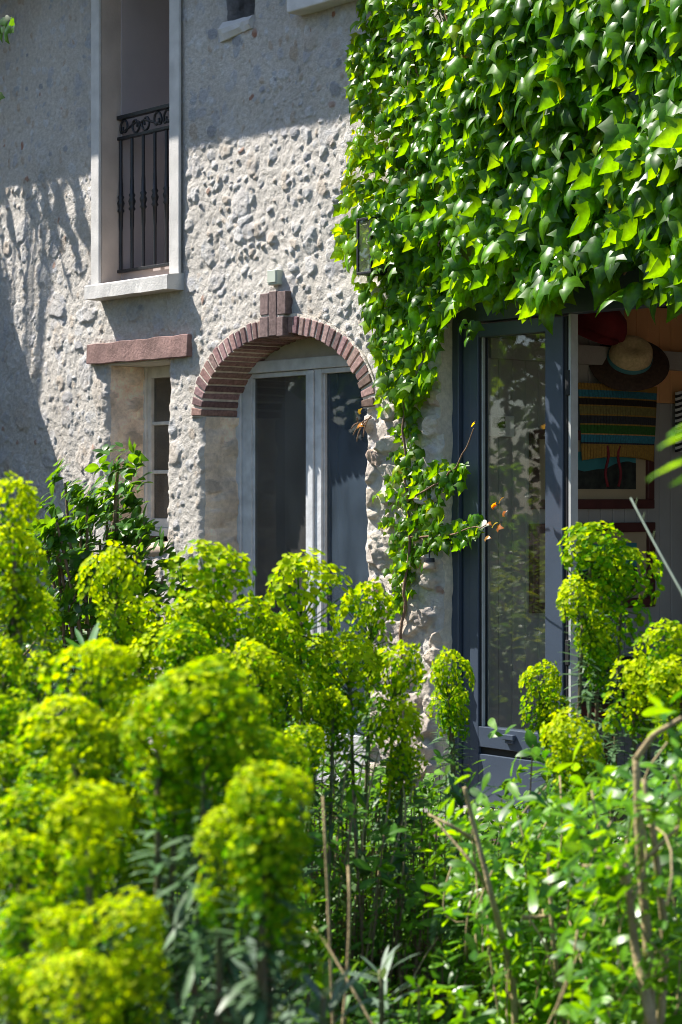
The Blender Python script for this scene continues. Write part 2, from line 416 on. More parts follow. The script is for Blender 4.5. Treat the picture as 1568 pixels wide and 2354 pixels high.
# --- key positions read off the picture
SW = dict(x0=wx(248), x1=wx(385), z0=wz(330, 1246, .05), z1=wz(300, 836))          # small window opening
FWN = dict(x0=wx(228, -.03), x1=wx(389, -.03), z0=wz(300, 648))                      # tall balcony window opening
AR = dict(x0=wx(468), x1=wx(839), zs=0.5 * (wz(468, 961) + wz(839, 936)), zt=wz(655, 767))
XP = wx(1012)                                # right edge of the stone pier
XR = 3.6                                     # right end of the house
ZDT = wz(1200, 640, .1)                      # head of the big glazed door
TW = dict(x0=wx(516), x1=wx(581), z0=wz(545, 52))                                   # little opening under the eaves
acx = 0.5 * (AR['x0'] + AR['x1']); aa = 0.5 * (AR['x1'] - AR['x0']); ab = AR['zt'] - AR['zs']
BR = 0.097                                   # depth of the brick ring

def grid_lines(lo, hi, step, keys):
    ks = sorted([lo] + [k for k in keys if lo < k < hi] + [hi]); out = []
    for a, b in zip(ks[:-1], ks[1:]):
        m = max(1, int(round((b - a) / step))); out += list(a + (b - a) * np.arange(m) / m)
    return np.array(out + [hi])
XL = wx(-140)
def in_arch(X, Z, grow=0.0):
    e = ((X - acx) / (aa + grow)) ** 2 + (np.maximum(Z - AR['zs'], 0) / (ab + grow)) ** 2
    return np.where(Z > AR['zs'], e < 1, np.abs(X - acx) < aa)

def wall_height(X, Z):
    """outward relief of the rubble wall (m) and its colour"""
    pier = np.clip((X - (AR['x1'] + 0.0)) / 0.05, 0, 1) * np.clip((AR['zs'] + .25 - Z) / 0.25, 0, 1)
    upper = np.clip((Z - 3.35) / 0.6, 0, 1)
    calm = np.clip(fbm(X, Z, 0.7, 5, 3) * 3.2 + 0.5, 0.05, 1)
    sm = 1 - 0.55 * upper
    h1, id1 = stones(X, Z, 0.105, 1, 0.46, 0.2, 0.55)
    h2, id2 = stones(X + 3.1, Z + 1.7, 0.055, 2, 0.42, 0.2, 0.5)
    h3, id3 = stones(X * 1.0 + 7.7, Z * 1.3, 0.15, 4, 1.0, 0.45, 0.64)
    a1 = 0.0135 * sm * (0.3 + 0.9 * calm); a2 = 0.0105 * sm * (0.3 + 0.9 * calm)
    H = np.maximum(h1 * a1, h2 * a2)
    rdg = 1 - 2 * np.abs(fbm(X, Z, 0.075, 3, 3))
    hb, idb = stones(X + 5.5, Z + 2.2, 0.24, 6, 0.5, 0.25, 0.5)
    H = np.maximum(H * (1 - .5 * np.clip(hb * 2, 0, 1)), hb * 0.010 * sm)
    pit = np.clip(fbm(X + 2.2, Z, 0.055, 0, 2) * 3 - 0.35, 0, 1)
    H = H + (rdg - 0.6) * 0.003 * sm - pit * 0.006 * sm
    big = fbm(X, Z, 0.8, 6, 3) * 0.04 + fbm(X, Z, 0.16, 2, 3) * 0.018 + fbm(X, Z, 0.032, 1, 4) * 0.0125
    ex = np.clip(pier, 0, 1)
    H = H * (1 - ex) + ex * (h3 * 0.044 + h2 * 0.006 + (rdg - .6) * .010 + fbm(X, Z, .06, 5, 4) * .008)
    H = H + big * (0.8 + 0.2 * sm)
    # mortar / stone colour
    mort = np.array([0.58, 0.545, 0.495]); 
    C = np.ones(X.shape + (3,)) * mort
    st = np.clip(np.maximum(h1, h2 * 0.9) * 2.2 - 0.35, 0, 1) * (0.65 + 0.30 * upper)
    idd = np.where(h1 > h2 * .8, id1, id2)
    pal = np.array([[0.54, 0.54, 0.54], [0.42, 0.44, 0.47], [0.62, 0.61, 0.59], [0.48, 0.48, 0.50], [0.50, 0.42, 0.34], [0.60, 0.60, 0.60], [0.33, 0.34, 0.37]])
    pc = pal[np.clip((idd * 7).astype(int), 0, 6)]
    rare = ((idd * 977) % 1.0) > 0.985
    pc = np.where(rare[..., None], np.array([0.34, 0.16, 0.10]), pc)
    C = C * (1 - st[..., None]) + pc * st[..., None]
    sb = np.clip(hb * 3 - .5, 0, 1)[..., None] * .35
    C = C * (1 - sb) + pal[np.clip((idb * 7).astype(int), 0, 6)] * sb
    dk = np.clip(fbm(X + 4.4, Z + 1.1, 0.06, 2, 3) * 5 - 1.1, 0, 1)[..., None] * .5
    C = C * (1 - dk * np.array([.55, .62, .72]))
    st2 = np.clip(fbm(X * 1.6 + 9, Z * .5, 0.5, 3, 4) * 3 - .45, 0, 1)[..., None] * .30
    C = C * (1 - st2 * np.array([.75, .85, 1.0]))
    ps = np.clip(h3 * 2.5, 0, 1) * ex
    pp = np.array([[0.62, 0.53, 0.43], [0.52, 0.46, 0.40], [0.66, 0.59, 0.50], [0.50, 0.39, 0.31]])[np.clip((id3 * 4).astype(int), 0, 3)]
    C = C * (1 - ps[..., None]) + pp * ps[..., None]
    blot = 1 + fbm(X, Z, 0.5, 7, 3) * 0.35
    C = C * blot[..., None]
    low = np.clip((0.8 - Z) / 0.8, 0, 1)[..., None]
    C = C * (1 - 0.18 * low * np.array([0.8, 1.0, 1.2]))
    return H, C

def house_wall():
    xs = grid_lines(XL, XP, 0.0068, [SW['x0'], SW['x1'], FWN['x0'], FWN['x1'], AR['x0'], AR['x1'], TW['x0'], TW['x1']])
    zs = grid_lines(-0.1, ZT, 0.0068, [SW['z0'], SW['z1'], FWN['z0'], AR['zs'], TW['z0']])
    X, Z = np.meshgrid(xs, zs, indexing='ij')
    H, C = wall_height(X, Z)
    # soften the arrises of the openings
    def rect_d(x0, x1, z0, z1):
        dx = np.maximum(np.maximum(x0 - X, X - x1), 0); dz = np.maximum(np.maximum(z0 - Z, Z - z1), 0)
        return np.hypot(dx, dz)
    dmin = rect_d(SW['x0'], SW['x1'], SW['z0'], SW['z1'])
    dmin = np.minimum(dmin, rect_d(AR['x0'], AR['x1'], -1, AR['zs']))
    dmin = np.minimum(dmin, rect_d(TW['x0'], TW['x1'], TW['z0'], 9))
    dmin = np.minimum(dmin, np.abs(X - XP) + np.clip(Z - 1.9, 0, 9))
    rnd = np.clip(1 - dmin / 0.045, 0, 1) ** 2
    Y = -H + rnd * 0.022
    # flatten under the dressed surround, sill and brick ring
    fl = np.clip(1 - rect_d(FWN['x0'] - .10, FWN['x1'] + .10, FWN['z0'] - .12, 9) / 0.03, 0, 1)
    ering = ((X - acx) / (aa + BR)) ** 2 + (np.maximum(Z - AR['zs'], 0) / (ab + BR)) ** 2
    fl = np.maximum(fl, np.where((Z > AR['zs']) & (ering < 1.06), np.clip((1.06 - ering) / 0.06, 0, 1), 0))
    Y = Y * (1 - fl) + 0.004 * fl
    # wandering arrises
    wob = np.clip(1 - dmin / 0.10, 0, 1)
    X2 = X + wob * (fbm(X * 0 + 3.3, Z, 0.12, 4, 3) * 0.045) * (np.abs(X - FWN['x0']) > 0.2)
    n, m = X.shape
    cx = 0.25 * (X[:-1, :-1] + X[1:, 1:]) * 2; cz = 0.25 * (Z[:-1, :-1] + Z[1:, 1:]) * 2
    hole = (cx > SW['x0']) & (cx < SW['x1']) & (cz > SW['z0']) & (cz < SW['z1'])
    hole |= (cx > FWN['x0']) & (cx < FWN['x1']) & (cz > FWN['z0'])
    hole |= (cx > TW['x0']) & (cx < TW['x1']) & (cz > TW['z0'])
    hole |= in_arch(cx, cz, 0.03)
    i = (np.arange(n - 1)[:, None] * m + np.arange(m - 1)[None, :])
    Q = np.stack([i, i + m, i + m + 1, i + 1], -1)[~hole]
    col = np.concatenate([C, np.ones(C.shape[:2] + (1,))], -1).reshape(-1, 4)
    V = np.stack([X2, Y, Z], -1)
    # right part of the facade over the glazed door, mostly behind the vine
    xs2 = grid_lines(XP, XR, 0.03, []); zs2 = grid_lines(ZDT, ZT, 0.03, [])
    Xb, Zb = np.meshgrid(xs2, zs2, indexing='ij'); Hb, Cb = wall_height(Xb, Zb)
    nb, mb = Xb.shape; ib = (np.arange(nb - 1)[:, None] * mb + np.arange(mb - 1)[None, :])
    Qb = np.stack([ib, ib + mb, ib + mb + 1, ib + 1], -1).reshape(-1, 4) + n * m
    colb = np.concatenate([Cb, np.ones(Cb.shape[:2] + (1,))], -1).reshape(-1, 4)
    VV = np.concatenate([V.reshape(-1, 3), np.stack([Xb, -Hb, Zb], -1).reshape(-1, 3)])
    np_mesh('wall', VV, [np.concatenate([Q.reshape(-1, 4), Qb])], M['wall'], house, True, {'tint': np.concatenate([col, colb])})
    # reveals that carry the ragged arris into the opening
    def reveal(ix, jr, depth, sgn, tint, name='reveal', warm=(0.84, 0.70, 0.56)):
        js = np.arange(jr[0], jr[1] + 1); ys = np.linspace(0, 1, 16)
        P0 = V[ix, js]
        k = ys[:, None]
        yy = P0[None, :, 1] * (1 - k) + depth * k
        zz = np.broadcast_to(P0[None, :, 2], yy.shape)
        hh, idd = stones(yy + ix * 1.3, zz, 0.17, 5, 0.8, 0.4, 0.62)
        xx = P0[None, :, 0] + sgn * (hh * 0.018 + fbm(yy + ix, zz, 0.1, 3, 4) * 0.03) * np.clip(k * 5, 0, 1)
        W = np.array(warm); t = fbm(yy * 1.0 + ix, zz, 0.14, 6, 5)
        cc = W[None, None, :] * (1 + 0.9 * t[..., None]) * np.where(hh > .15, .72 + .42 * idd, 1.12)[..., None]
        hr = np.clip(fbm(yy + ix * 3.1, zz, .09, 2, 4) * 4 - .6, 0, 1)[..., None]; cc = cc * (1 - .35 * hr * np.array([.7, 1.0, 1.2]))
        a_, b_ = yy.shape; q = (np.arange(a_ - 1)[:, None] * b_ + np.arange(b_ - 1)[None, :])
        np_mesh(name, np.stack([xx, yy, zz], -1).reshape(-1, 3), np.stack([q, q + b_, q + b_ + 1, q + 1], -1).reshape(-1, 4), M['reveal'], house, True,
                {'tint': np.concatenate([cc, np.ones((a_, b_, 1))], -1).reshape(-1, 4)})
    fx = lambda v: int(np.argmin(np.abs(xs - v))); fz = lambda v: int(np.argmin(np.abs(zs - v)))
    reveal(fx(SW['x0']), (fz(SW['z0']), fz(SW['z1'])), 0.36, 1, 0)
    reveal(fx(SW['x1']), (fz(SW['z0']), fz(SW['z1'])), 0.36, -1, 0)
    reveal(fx(AR['x0']), (0, fz(AR['zs'])), 0.36, 1, 0, warm=(0.80, 0.69, 0.56))
    reveal(fx(AR['x1']), (0, fz(AR['zs'])), 0.36, -1, 0)
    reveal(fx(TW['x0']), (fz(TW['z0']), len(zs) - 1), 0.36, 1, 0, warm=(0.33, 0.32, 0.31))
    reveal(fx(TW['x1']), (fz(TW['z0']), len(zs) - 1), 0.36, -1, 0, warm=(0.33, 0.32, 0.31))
    # smooth plaster band on the return of the pier beside the glazed door
    js = np.arange(0, len(zs)); P0 = V[-1, js]
    ys = np.linspace(0, 1, 8)[:, None]
    yy = P0[None, :, 1] * (1 - ys) + 0.34 * ys; zz = np.broadcast_to(P0[None, :, 2], yy.shape)
    xx = P0[None, :, 0] + np.clip(ys * 4, 0, 1) * fbm(yy, zz, 0.15, 2, 3) * 0.012
    t = fbm(yy, zz, 0.25, 6, 5)
    cc = np.array([0.80, 0.73, 0.60])[None, None, :] * (1 + 0.4 * t[..., None])
    a_, b_ = yy.shape; q = (np.arange(a_ - 1)[:, None] * b_ + np.arange(b_ - 1)[None, :])
    np_mesh('reveal', np.stack([xx, yy, zz], -1).reshape(-1, 3), np.stack([q, q + b_, q + b_ + 1, q + 1], -1).reshape(-1, 4), M['reveal'], house, True,
            {'tint': np.concatenate([cc, np.ones((a_, b_, 1))], -1).reshape(-1, 4)})
house_wall()

# --- body of the house: dark rooms behind the openings, roof with its eave
def house_shell():
    x_room = wx(1040, .14)                      # side wall of the garden room
    b = MB()
    b.box(XL - 1.5, XL + .02, 0.02, 6.0, -0.1, ZT)              # left gable
    b.box(XR, XR + .3, 0.0, 6.0, 2.1, ZT); b.box(XR, XR + .3, 0.0, .8, -.1, 2.1); b.box(XR, XR + .3, 3.0, 6.0, -.1, 2.1); b.box(XR, XR + .3, .8, 3.0, -.1, 1.0)   # right gable; unseen opening added to let sky light onto the board wall
    b.box(XL - 1.5, XR + .3, 6.0, 6.3, -0.1, ZT)                # rear
    b.build('outer_wall', M['plain_render'], house)
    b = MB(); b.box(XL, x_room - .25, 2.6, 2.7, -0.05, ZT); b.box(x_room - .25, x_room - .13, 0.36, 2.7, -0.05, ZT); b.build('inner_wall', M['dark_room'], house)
    b = MB(); b.box(XL, XR, 0.3, 6.0, -0.1, -0.02); b.build('floor', M['floor'], house)
    b = MB(); b.box(XL, XP, 0.36, 6.0, 2.26, 2.36); b.box(XP, XR, 0.0, 6.0, ZDT + .02, ZDT + .2); b.build('ceiling', M['plain_render'], house)
    # roof: slope with an overhanging eave on the garden side
    e, zt = 0.60, 5.10
    xr = wx(800) - 0.45
    m = MB()
    m.hexa([(XL - 2, -e, zt), (xr, -e, zt), (xr, 3.2, zt + 2.4), (XL - 2, 3.2, zt + 2.4), (XL - 2, -e, zt + .1), (xr, -e, zt + .1), (xr, 3.2, zt + 2.5), (XL - 2, 3.2, zt + 2.5)])
    m.hexa([(XL - 2, 6.6, zt), (xr, 6.6, zt), (xr, 3.2, zt + 2.4), (XL - 2, 3.2, zt + 2.4), (XL - 2, 6.6, zt + .1), (xr, 6.6, zt + .1), (xr, 3.2, zt + 2.5), (XL - 2, 3.2, zt + 2.5)])
    m.hexa([(xr, 0.0, ZT), (XR + .4, 0.0, ZT), (XR + .4, 6.6, 5.7), (xr, 6.6, 5.7), (xr, 0.0, ZT + .1), (XR + .4, 0.0, ZT + .1), (XR + .4, 6.6, 5.8), (xr, 6.6, 5.8)])
    m.build('roof', M['roof'], house)
    b = MB(); b.box(XL - 1.5, xr, 0.0, .75, ZT, zt + .25); b.build('upper_wall', M['plain_render'], house)
house_shell()

# --- tall balcony window: surround, sill, dark recess, iron railing
def balcony_window():
    x0, x1, z0 = FWN['x0'], FWN['x1'], FWN['z0']
    xl = wx(209, -.03); xr = wx(412, -.03)
    zs_t = wz(195, 656, -.10); zs_b = wz(195, 690, -.10)
    for (a_, c_) in ((xl, x0), (x1, xr)):
        b = MB(); b.box(a_, c_, -.032, -.012, zs_t, ZT); b.build('surround', M['white_stone'], house, bevel=.006)
    sl = wx(194, -.115); sr = wx(384, -.115)
    sill = MB(); n = 24
    xs = np.linspace(sl, sr, n); 
    V = []; 
    for x in xs:
        j = (vnoise(np.array([x]), np.array([0.3]), .07, 2)[0] - .5) * .006
        V += [(x, -.115 + j, zs_b + j), (x, -.115 - j, zs_t - .012 + j), (x, -.108, zs_t - .004), (x, .02, zs_t + .012), (x, .02, zs_b)]
    Q = []
    for i in range(n - 1):
        for k in range(5): Q.append((i * 5 + k, i * 5 + (k + 1) % 5, (i + 1) * 5 + (k + 1) % 5, (i + 1) * 5 + k))
    T = [(0, 2, 1), (0, 3, 2), (0, 4, 3)]; e = (n - 1) * 5; T += [(e, e + 1, e + 2), (e, e + 2, e + 3), (e, e + 3, e + 4)]
    sill.add(V, Q, T); sill.build('sill', M['white_stone'], house)
    # recess
    yj = .105
    b = MB(); b.box(x0 - .2, x0, .10, yj, z0, ZT); 
    b = MB(); b.box(x0 - .06, x0 + .001, -.0115, .13, zs_t, ZT); b.box(x1, x1 + .06, -.0115, .13, zs_t, ZT); b.build('jamb', M['jamb'], house)
    lj = MB(); lj.box(x0 - .08, x0 - .0035, -.028, .128, zs_t + .001, ZT)
    r = MB(); r.box(x0 - .10, x0 + .012, .13, .62, zs_t - .02, ZT); r.box(x1 - .01, x1 + .1, .13, .62, zs_t - .02, ZT); r.box(x0 + .012, x1 - .01, .55, .62, zs_t - .02, ZT)
    r.build('recess_panel', M['mauve'], house)
    f = MB(); f.box(x0 - .0, x1, .021, .55, zs_t - .08, zs_t + .004); f.build('threshold', M['jamb'], house)
    f = MB(); f.box(x0 + .012, x1 - .01, .14, .18, zs_t + .004, wz(330, 612, .12) - .012); f.build('kickboard', M['mauve'], house)
    # railing
    yr = .115
    rail = empty('railing', (x0, yr, zs_t), None, None); rail.parent = house
    za = wz(300, 266, yr); zb = wz(300, 314, yr); zc = wz(300, 621, yr)
    xe0, xe1 = x0 - .002, x1 + .002
    for nm, z, hh, dd in (('top_rail', za, .012, .018), ('middle_rail', zb, .010, .014), ('bottom_rail', zc, .009, .014)):
        b = MB(); b.box(xe0, xe1, yr - dd, yr + dd, z - hh, z + hh); b.build(nm, M['iron'], rail, bevel=.002)
    xb = [wx(u, yr) for u in (278, 305, 331, 357.5, 383)]; step = (xb[-1] - xb[0]) / 4
    k = 0
    X = xb[0]
    while X < x1 - .03:
        m = MB(); h = zb - zc; r0 = .0105
        prof = [(r0, 0.0), (r0, .30 * h), (r0 * 1.25, .34 * h), (r0 * 1.25, .44 * h), (r0 * 2.2, .455 * h), (r0 * 1.4, .475 * h), (r0 * 2.0, .50 * h), (r0 * 2.3, .515 * h), (r0 * 1.4, .54 * h), (r0 * 2.1, .56 * h), (r0 * 1.3, .575 * h), (r0 * 1.2, .66 * h), (r0, .70 * h), (r0, h)]
        m.lathe(prof, (X, yr, zc), 8); m.build('baluster', M['iron'], rail, True)
        X += step
    # scrolls between the upper rails
    hgt = (za - zb) - .016; zc2 = 0.5 * (za + zb)
    def spiral(cx, cz, r0, r1, a0, a1, n=26):
        a = np.linspace(a0, a1, n); r = np.linspace(r0, r1, n)
        return np.stack([cx + r * np.cos(a), np.full(n, yr), cz + 1.22 * r * np.sin(a)], -1)
    X = xb[0] - .01
    flip = 1
    while X < x1 - .10:
        rr = hgt * .40
        p1 = spiral(X + .05, zc2, .016, rr, math.pi * .9, math.pi * 3.15)
        cxb = X + .165
        p2 = spiral(cxb, zc2, rr, .016, math.pi * 0.02, -math.pi * 2.2)
        if flip < 0:
            p1[:, 0] = 2 * (X + .1075) - p1[:, 0]; p2[:, 0] = 2 * (X + .1075) - p2[:, 0]
        m = MB(); m.tube(p1, .0075, 6); m.tube(p2, .0075, 6)
        s0 = p1[-1]; s1 = p2[0]
        top = np.array([X + .075, yr, zc2]) 
        a_ = np.array([s0[0], yr, zc2 - hgt * .5 + .004]); b_ = np.array([s1[0], yr, zc2 + hgt * .5 - .004])
        tt = np.linspace(0, 1, 14)[:, None]
        m.tube((1 - tt) ** 3 * s0 + 3 * (1 - tt) ** 2 * tt * a_ + 3 * (1 - tt) * tt ** 2 * b_ + tt ** 3 * s1, .0075, 6)
        m.build('scroll', M['iron'], rail, True)
        X += .225; flip = -flip
balcony_window()

# --- small casement under a timber lintel
def small_window():
    x0, x1, z0, z1 = SW['x0'], SW['x1'], SW['z0'], SW['z1']
    y = .27
    xl = wx(331, y); zb = wz(345, 1213, y); zt = wz(350, 842, y)
    xr = x1 + .02
    win = empty('window', (xl, y, zb), None, None); win.parent = house
    gx0 = wx(346, y); gt = wz(365, 868, y); gb = wz(365, 1192, y)
    gx1 = gx0 + (wx(384, y) - gx0) * 1.25
    b = MB(); b.box(xl, xl + .03, y - .01, y + .06, zb, zt); b.box(xl + .03, gx0, y + .004, y + .05, zb, zt)
    b.box(gx1, xr + .1, y + .004, y + .05, zb, zt); b.box(gx0, gx1, y + .006, y + .05, gt, zt); b.box(gx0, gx1, y + .006, y + .05, zb, gb)
    h = gt - gb
    for q in (wz(365, 973, y), wz(365, 1085, y)): b.box(gx0, gx1, y + .012, y + .04, q - .011, q + .011)
    b.build('frame', M['frame_grey'], win, bevel=.004)
    g = MB(); g.box(gx0 - .005, gx1 + .005, y + .028, y + .032, gb - .005, gt + .005); g.build('pane', M['pane_small'], win)
    c = MB(); c.box(x0 - .1, x1 + .1, y + .30, y + .32, zb, zt); c.build('curtain', M['shutter'], win)
    b = MB(); b.box(xl - .01, xr, y - .02, y + .07, wz(345, 1232, y), zb - .002); b.build('bottom_board', M['frame_grey'], win, bevel=.003)
    b = MB(); b.box(x0 - .0, x1, .0, y, z1 + .002, z1 + .05); b.build('soffit_board', M['frame_grey'], win)
    # rough stone sill
    n = 14; xs = np.linspace(wx(312, -.0), x1 - .005, n); zt2 = wz(345, 1247, 0); zb2 = zt2 - .085
    V = []; 
    prof = [(.30, 1.0), (.1, 1.0), (-.012, .93), (-.030, .6), (-.022, .2), (.0, 0), (.30, 0)]
    for i, x in enumerate(xs):
        e = min(1, .55 + 1.3 * min(i, n - 1 - i) / (n - 1) * 2)
        for k, (yy, f) in enumerate(prof):
            j = vnoise(np.array([x * 1.0 + k * .37]), np.array([yy]), .03, 3)[0] - .5
            V.append((x, yy + j * .016, zb2 + (zt2 - zb2) * (0.5 + (f - .5) * e) + j * .014))
    m = MB(); P = len(prof)
    Q = [(i * P + k, i * P + k + 1, (i + 1) * P + k + 1, (i + 1) * P + k) for i in range(n - 1) for k in range(P - 1)]
    m.add(V, Q, [(0, k, k + 1) for k in range(1, P - 1)] + [((n - 1) * P, (n - 1) * P + k + 1, (n - 1) * P + k) for k in range(1, P - 1)])
    m.build('sill', M['terracotta'], win, True)
    # weathered wooden lintel, a little out of level
    lx0 = wx(198, -.04); lx1 = wx(429.5, -.04)
    za0, zb0 = wz(198, 792, -.04), wz(198, 838, -.04); za1, zb1 = wz(429, 768, -.04), wz(429, 819, -.04)
    m = MB(); n = 30; V = []
    for i in range(n):
        t = i / (n - 1); x = lx0 + t * (lx1 - lx0)
        j = [(vnoise(np.array([x + 9 * k]), np.array([.5]), .09, k)[0] - .5) * .010 for k in range(4)]
        zt_ = za0 + t * (za1 - za0); zb_ = zb0 + t * (zb1 - zb0)
        V += [(x, -.042 + j[0], zb_ + j[1]), (x, -.038 + j[2], zt_ + j[3]), (x, .03, zt_ + j[3]), (x, .12, zb_ + j[1])]
    Q = [(i * 4 + k, i * 4 + (k + 1) % 4, (i + 1) * 4 + (k + 1) % 4, (i + 1) * 4 + k) for i in range(n - 1) for k in range(4)]
    Q += [(0, 3, 2, 1), ((n - 1) * 4, (n - 1) * 4 + 1, (n - 1) * 4 + 2, (n - 1) * 4 + 3)]
    m.add(V, Q); m.build('lintel', M['lintel'], house, bevel=.004)
small_window()

# --- brick arch with its keystone, and the glazed door in it
def arch():
    depth = .275
    V = []; Q = []; tint = []; mv = MB()
    # centre line of the ring by arc length
    th = np.linspace(math.pi, 0, 800)
    px = acx + aa * np.cos(th); pz = AR['zs'] + ab * np.sin(th)
    s = np.concatenate([[0], np.cumsum(np.hypot(np.diff(px), np.diff(pz)))]); Ltot = s[-1]
    N = 37; joint = .0140
    def at(sv):
        a = np.interp(sv, s, th); p = np.array([acx + aa * math.cos(a), AR['zs'] + ab * math.sin(a)])
        n_ = np.array([math.cos(a) / aa, math.sin(a) / ab]); return p, n_ / np.linalg.norm(n_)
    n = 0; key = []
    for i in range(N):
        a = i * Ltot / N + joint / 2 + random.uniform(-.002, .002); b = (i + 1) * Ltot / N - joint / 2
        (p0, n0), (p1, n1) = at(a), at(b)
        r1 = BR * random.uniform(.93, 1.06); yf = -.021 + random.uniform(-.005, .003); ri = random.uniform(-.004, .004)
        c = np.array([0.25, 0.16, 0.142]) * random.uniform(.55, 1.4) * np.array([1, random.uniform(.9, 1.08), random.uniform(.9, 1.12)])
        pts = []
        for yy in (yf, depth):
            for (p, nn, rr) in ((p0, n0, ri), (p1, n1, ri), (p1, n1, r1), (p0, n0, r1)):
                pts.append((p[0] + nn[0] * rr, yy, p[1] + nn[1] * rr))
        V += pts; tint += [(*c, 1)] * 8
        Q += [(n, n + 1, n + 2, n + 3), (n, n + 4, n + 5, n + 1), (n + 1, n + 5, n + 6, n + 2), (n + 2, n + 6, n + 7, n + 3), (n + 3, n + 7, n + 4, n), (n + 7, n + 6, n + 5, n + 4)]
        n += 8
    o = np_mesh('brick_arch', np.array(V), np.array(Q), M['brick'], house, False, {'tint': np.array(tint)})
    bv = o.modifiers.new('bevel', 'BEVEL'); bv.width = .004; bv.segments = 2
    # mortar bed behind the bricks
    m = MB(); K = 90; W = []
    for i in range(K):
        p, nn = at(i * Ltot / (K - 1))
        w_ = random.uniform(-.003, .003)
        for yy, rr in ((-.0125 + w_, .004), (-.0125 - w_, BR + .012 + w_), (depth - .002, BR), (depth - .002, .006)):
            W.append((p[0] + nn[0] * rr, yy, p[1] + nn[1] * rr))
    Qm = [(i * 4 + k, i * 4 + (k + 1) % 4, (i + 1) * 4 + (k + 1) % 4, (i + 1) * 4 + k) for i in range(K - 1) for k in range(4)]
    m.add(W, Qm); m.build('mortar_bed', M['mortar'], o, False)
    # keystone: three brick stretchers on end, standing proud and above the ring
    kx0, kx1 = wx(597, -.05), wx(657, -.05)
    V = []; Q = []; tint = []; n = 0
    zb = AR['zt'] - .012
    cuts = [0, .30, .40, .70, 1.0]
    wk = kx1 - kx0
    cols = [(0, .46, zb + .105, zb + .235), (.50, .93, zb + .105, zb + .24), (.17, .47, zb - .008, zb + .098), (.51, .82, zb - .008, zb + .098)]
    cols = [(0.0, .31, zb + .118, zb + .236), (.34, .63, zb + .0, zb + .243), (.66, .98, zb + .112, zb + .238), (-.02, .31, zb - .004, zb + .108), (.66, .90, zb - .006, zb + .100)]
    for (f0, f1, a, b) in cols:
        yf = -.052 + random.uniform(-.004, .004); c = np.array([0.175, 0.125, 0.118]) * random.uniform(.8, 1.2)
        x0_, x1_ = kx0 + f0 * wk, kx0 + f1 * wk
        V += [(x, y, z) for y in (yf, .03) for (x, z) in ((x0_, a), (x1_, a), (x1_, b), (x0_, b))]; tint += [(*c, 1)] * 8
        Q += [(n, n + 1, n + 2, n + 3), (n, n + 4, n + 5, n + 1), (n + 1, n + 5, n + 6, n + 2), (n + 2, n + 6, n + 7, n + 3), (n + 3, n + 7, n + 4, n)]; n += 8
    ks = np_mesh('keystone', np.array(V), np.array(Q), M['brick'], o, False, {'tint': np.array(tint)})
    bv = ks.modifiers.new('bevel', 'BEVEL'); bv.width = .004; bv.segments = 2
    mb = MB(); mb.box(kx0 + .004, kx0 + wk * .94, -.043, .0, zb + .112, zb + .232); mb.box(kx0 + .004, kx0 + wk * .87, -.043, .0, zb + .003, zb + .111); mb.build('mortar_joint', M['mortar'], o)
arch()

def arched_door():
    y = .245
    d = empty('arched_door', (acx, y, 0), None, None); d.parent = house
    xl = wx(545, y); xr = AR['x1'] + .06
    zt = wz(650, 852, y)                      # top of the doors
    ztr = wz(650, 836, y)                     # transom
    gl0, gl1 = wx(575, y), wx(700, y); gr0 = wx(740, y); gr1 = xr - .10
    zg = wz(640, 866, y)
    b = MB()
    b.box(xl - .10, xl + .035, y - .005, y + .07, -.05, ztr)                 # fixed frame
    b.box(xr - .03, xr + .1, y - .005, y + .07, -.05, ztr)
    b.box(xl - .12, xr + .1, y - .02, y + .07, zt - .004, ztr + .022)      # transom
    b.build('frame', M['frame_blue'], d, bevel=.004)
    mid = 0.5 * (gl1 + gr0)
    for nm, a, g0, g1, bb, ov in (('door_leaf', xl + .038, gl0, gl1, mid - .002, 0), ('door_leaf', mid + .002, gr0, gr1, xr - .033, .012)):
        m = MB(); yy = y + .008 - ov
        m.box(a, g0, yy, y + .05, -.03, zt - .006); m.box(g1, bb, yy, y + .05, -.03, zt - .006)
        m.box(g0, g1, yy + .001, y + .05, zg, zt - .006); m.box(g0, g1, yy + .001, y + .05, -.03, .26)
        # glazing beads
        m.box(g0, g0 + .012, yy + .014, y + .045, .26, zg); m.box(g1 - .012, g1, yy + .014, y + .045, .26, zg)
        leaf = m.build(nm, M['frame_blue'], d, bevel=.003)
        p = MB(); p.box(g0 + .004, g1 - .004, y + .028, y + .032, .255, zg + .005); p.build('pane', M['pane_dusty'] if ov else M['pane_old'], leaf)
    b = MB(); b.box(mid - .028, mid + .020, y - .018, y - .0045, -.02, zt - .01); b.build('cover_strip', M['frame_blue'], d, bevel=.005)
    # curved board filling the head of the arch
    K = 60; m = MB(); W = []
    for i in range(K + 1):
        a = math.pi * (1 - i / K); x = acx + (aa + .02) * math.cos(a); z = AR['zs'] + (ab + .02) * math.sin(a)
        W += [(x, y + .012, max(z, ztr)), (x, y + .012, min(z, ztr) if z > ztr else ztr - .001)]
    Q = [(2 * i, 2 * i + 2, 2 * i + 3, 2 * i + 1) for i in range(K)]
    m.add(W, Q); 
    m.build('tympanum', M['tymp'], d)
    b = MB(); b.box(gl0 - .05, gl1 - .075, y + .30, y + .315, 0, zg + .1); b.build('inner_shutter', M['shutter'], d)
arched_door()

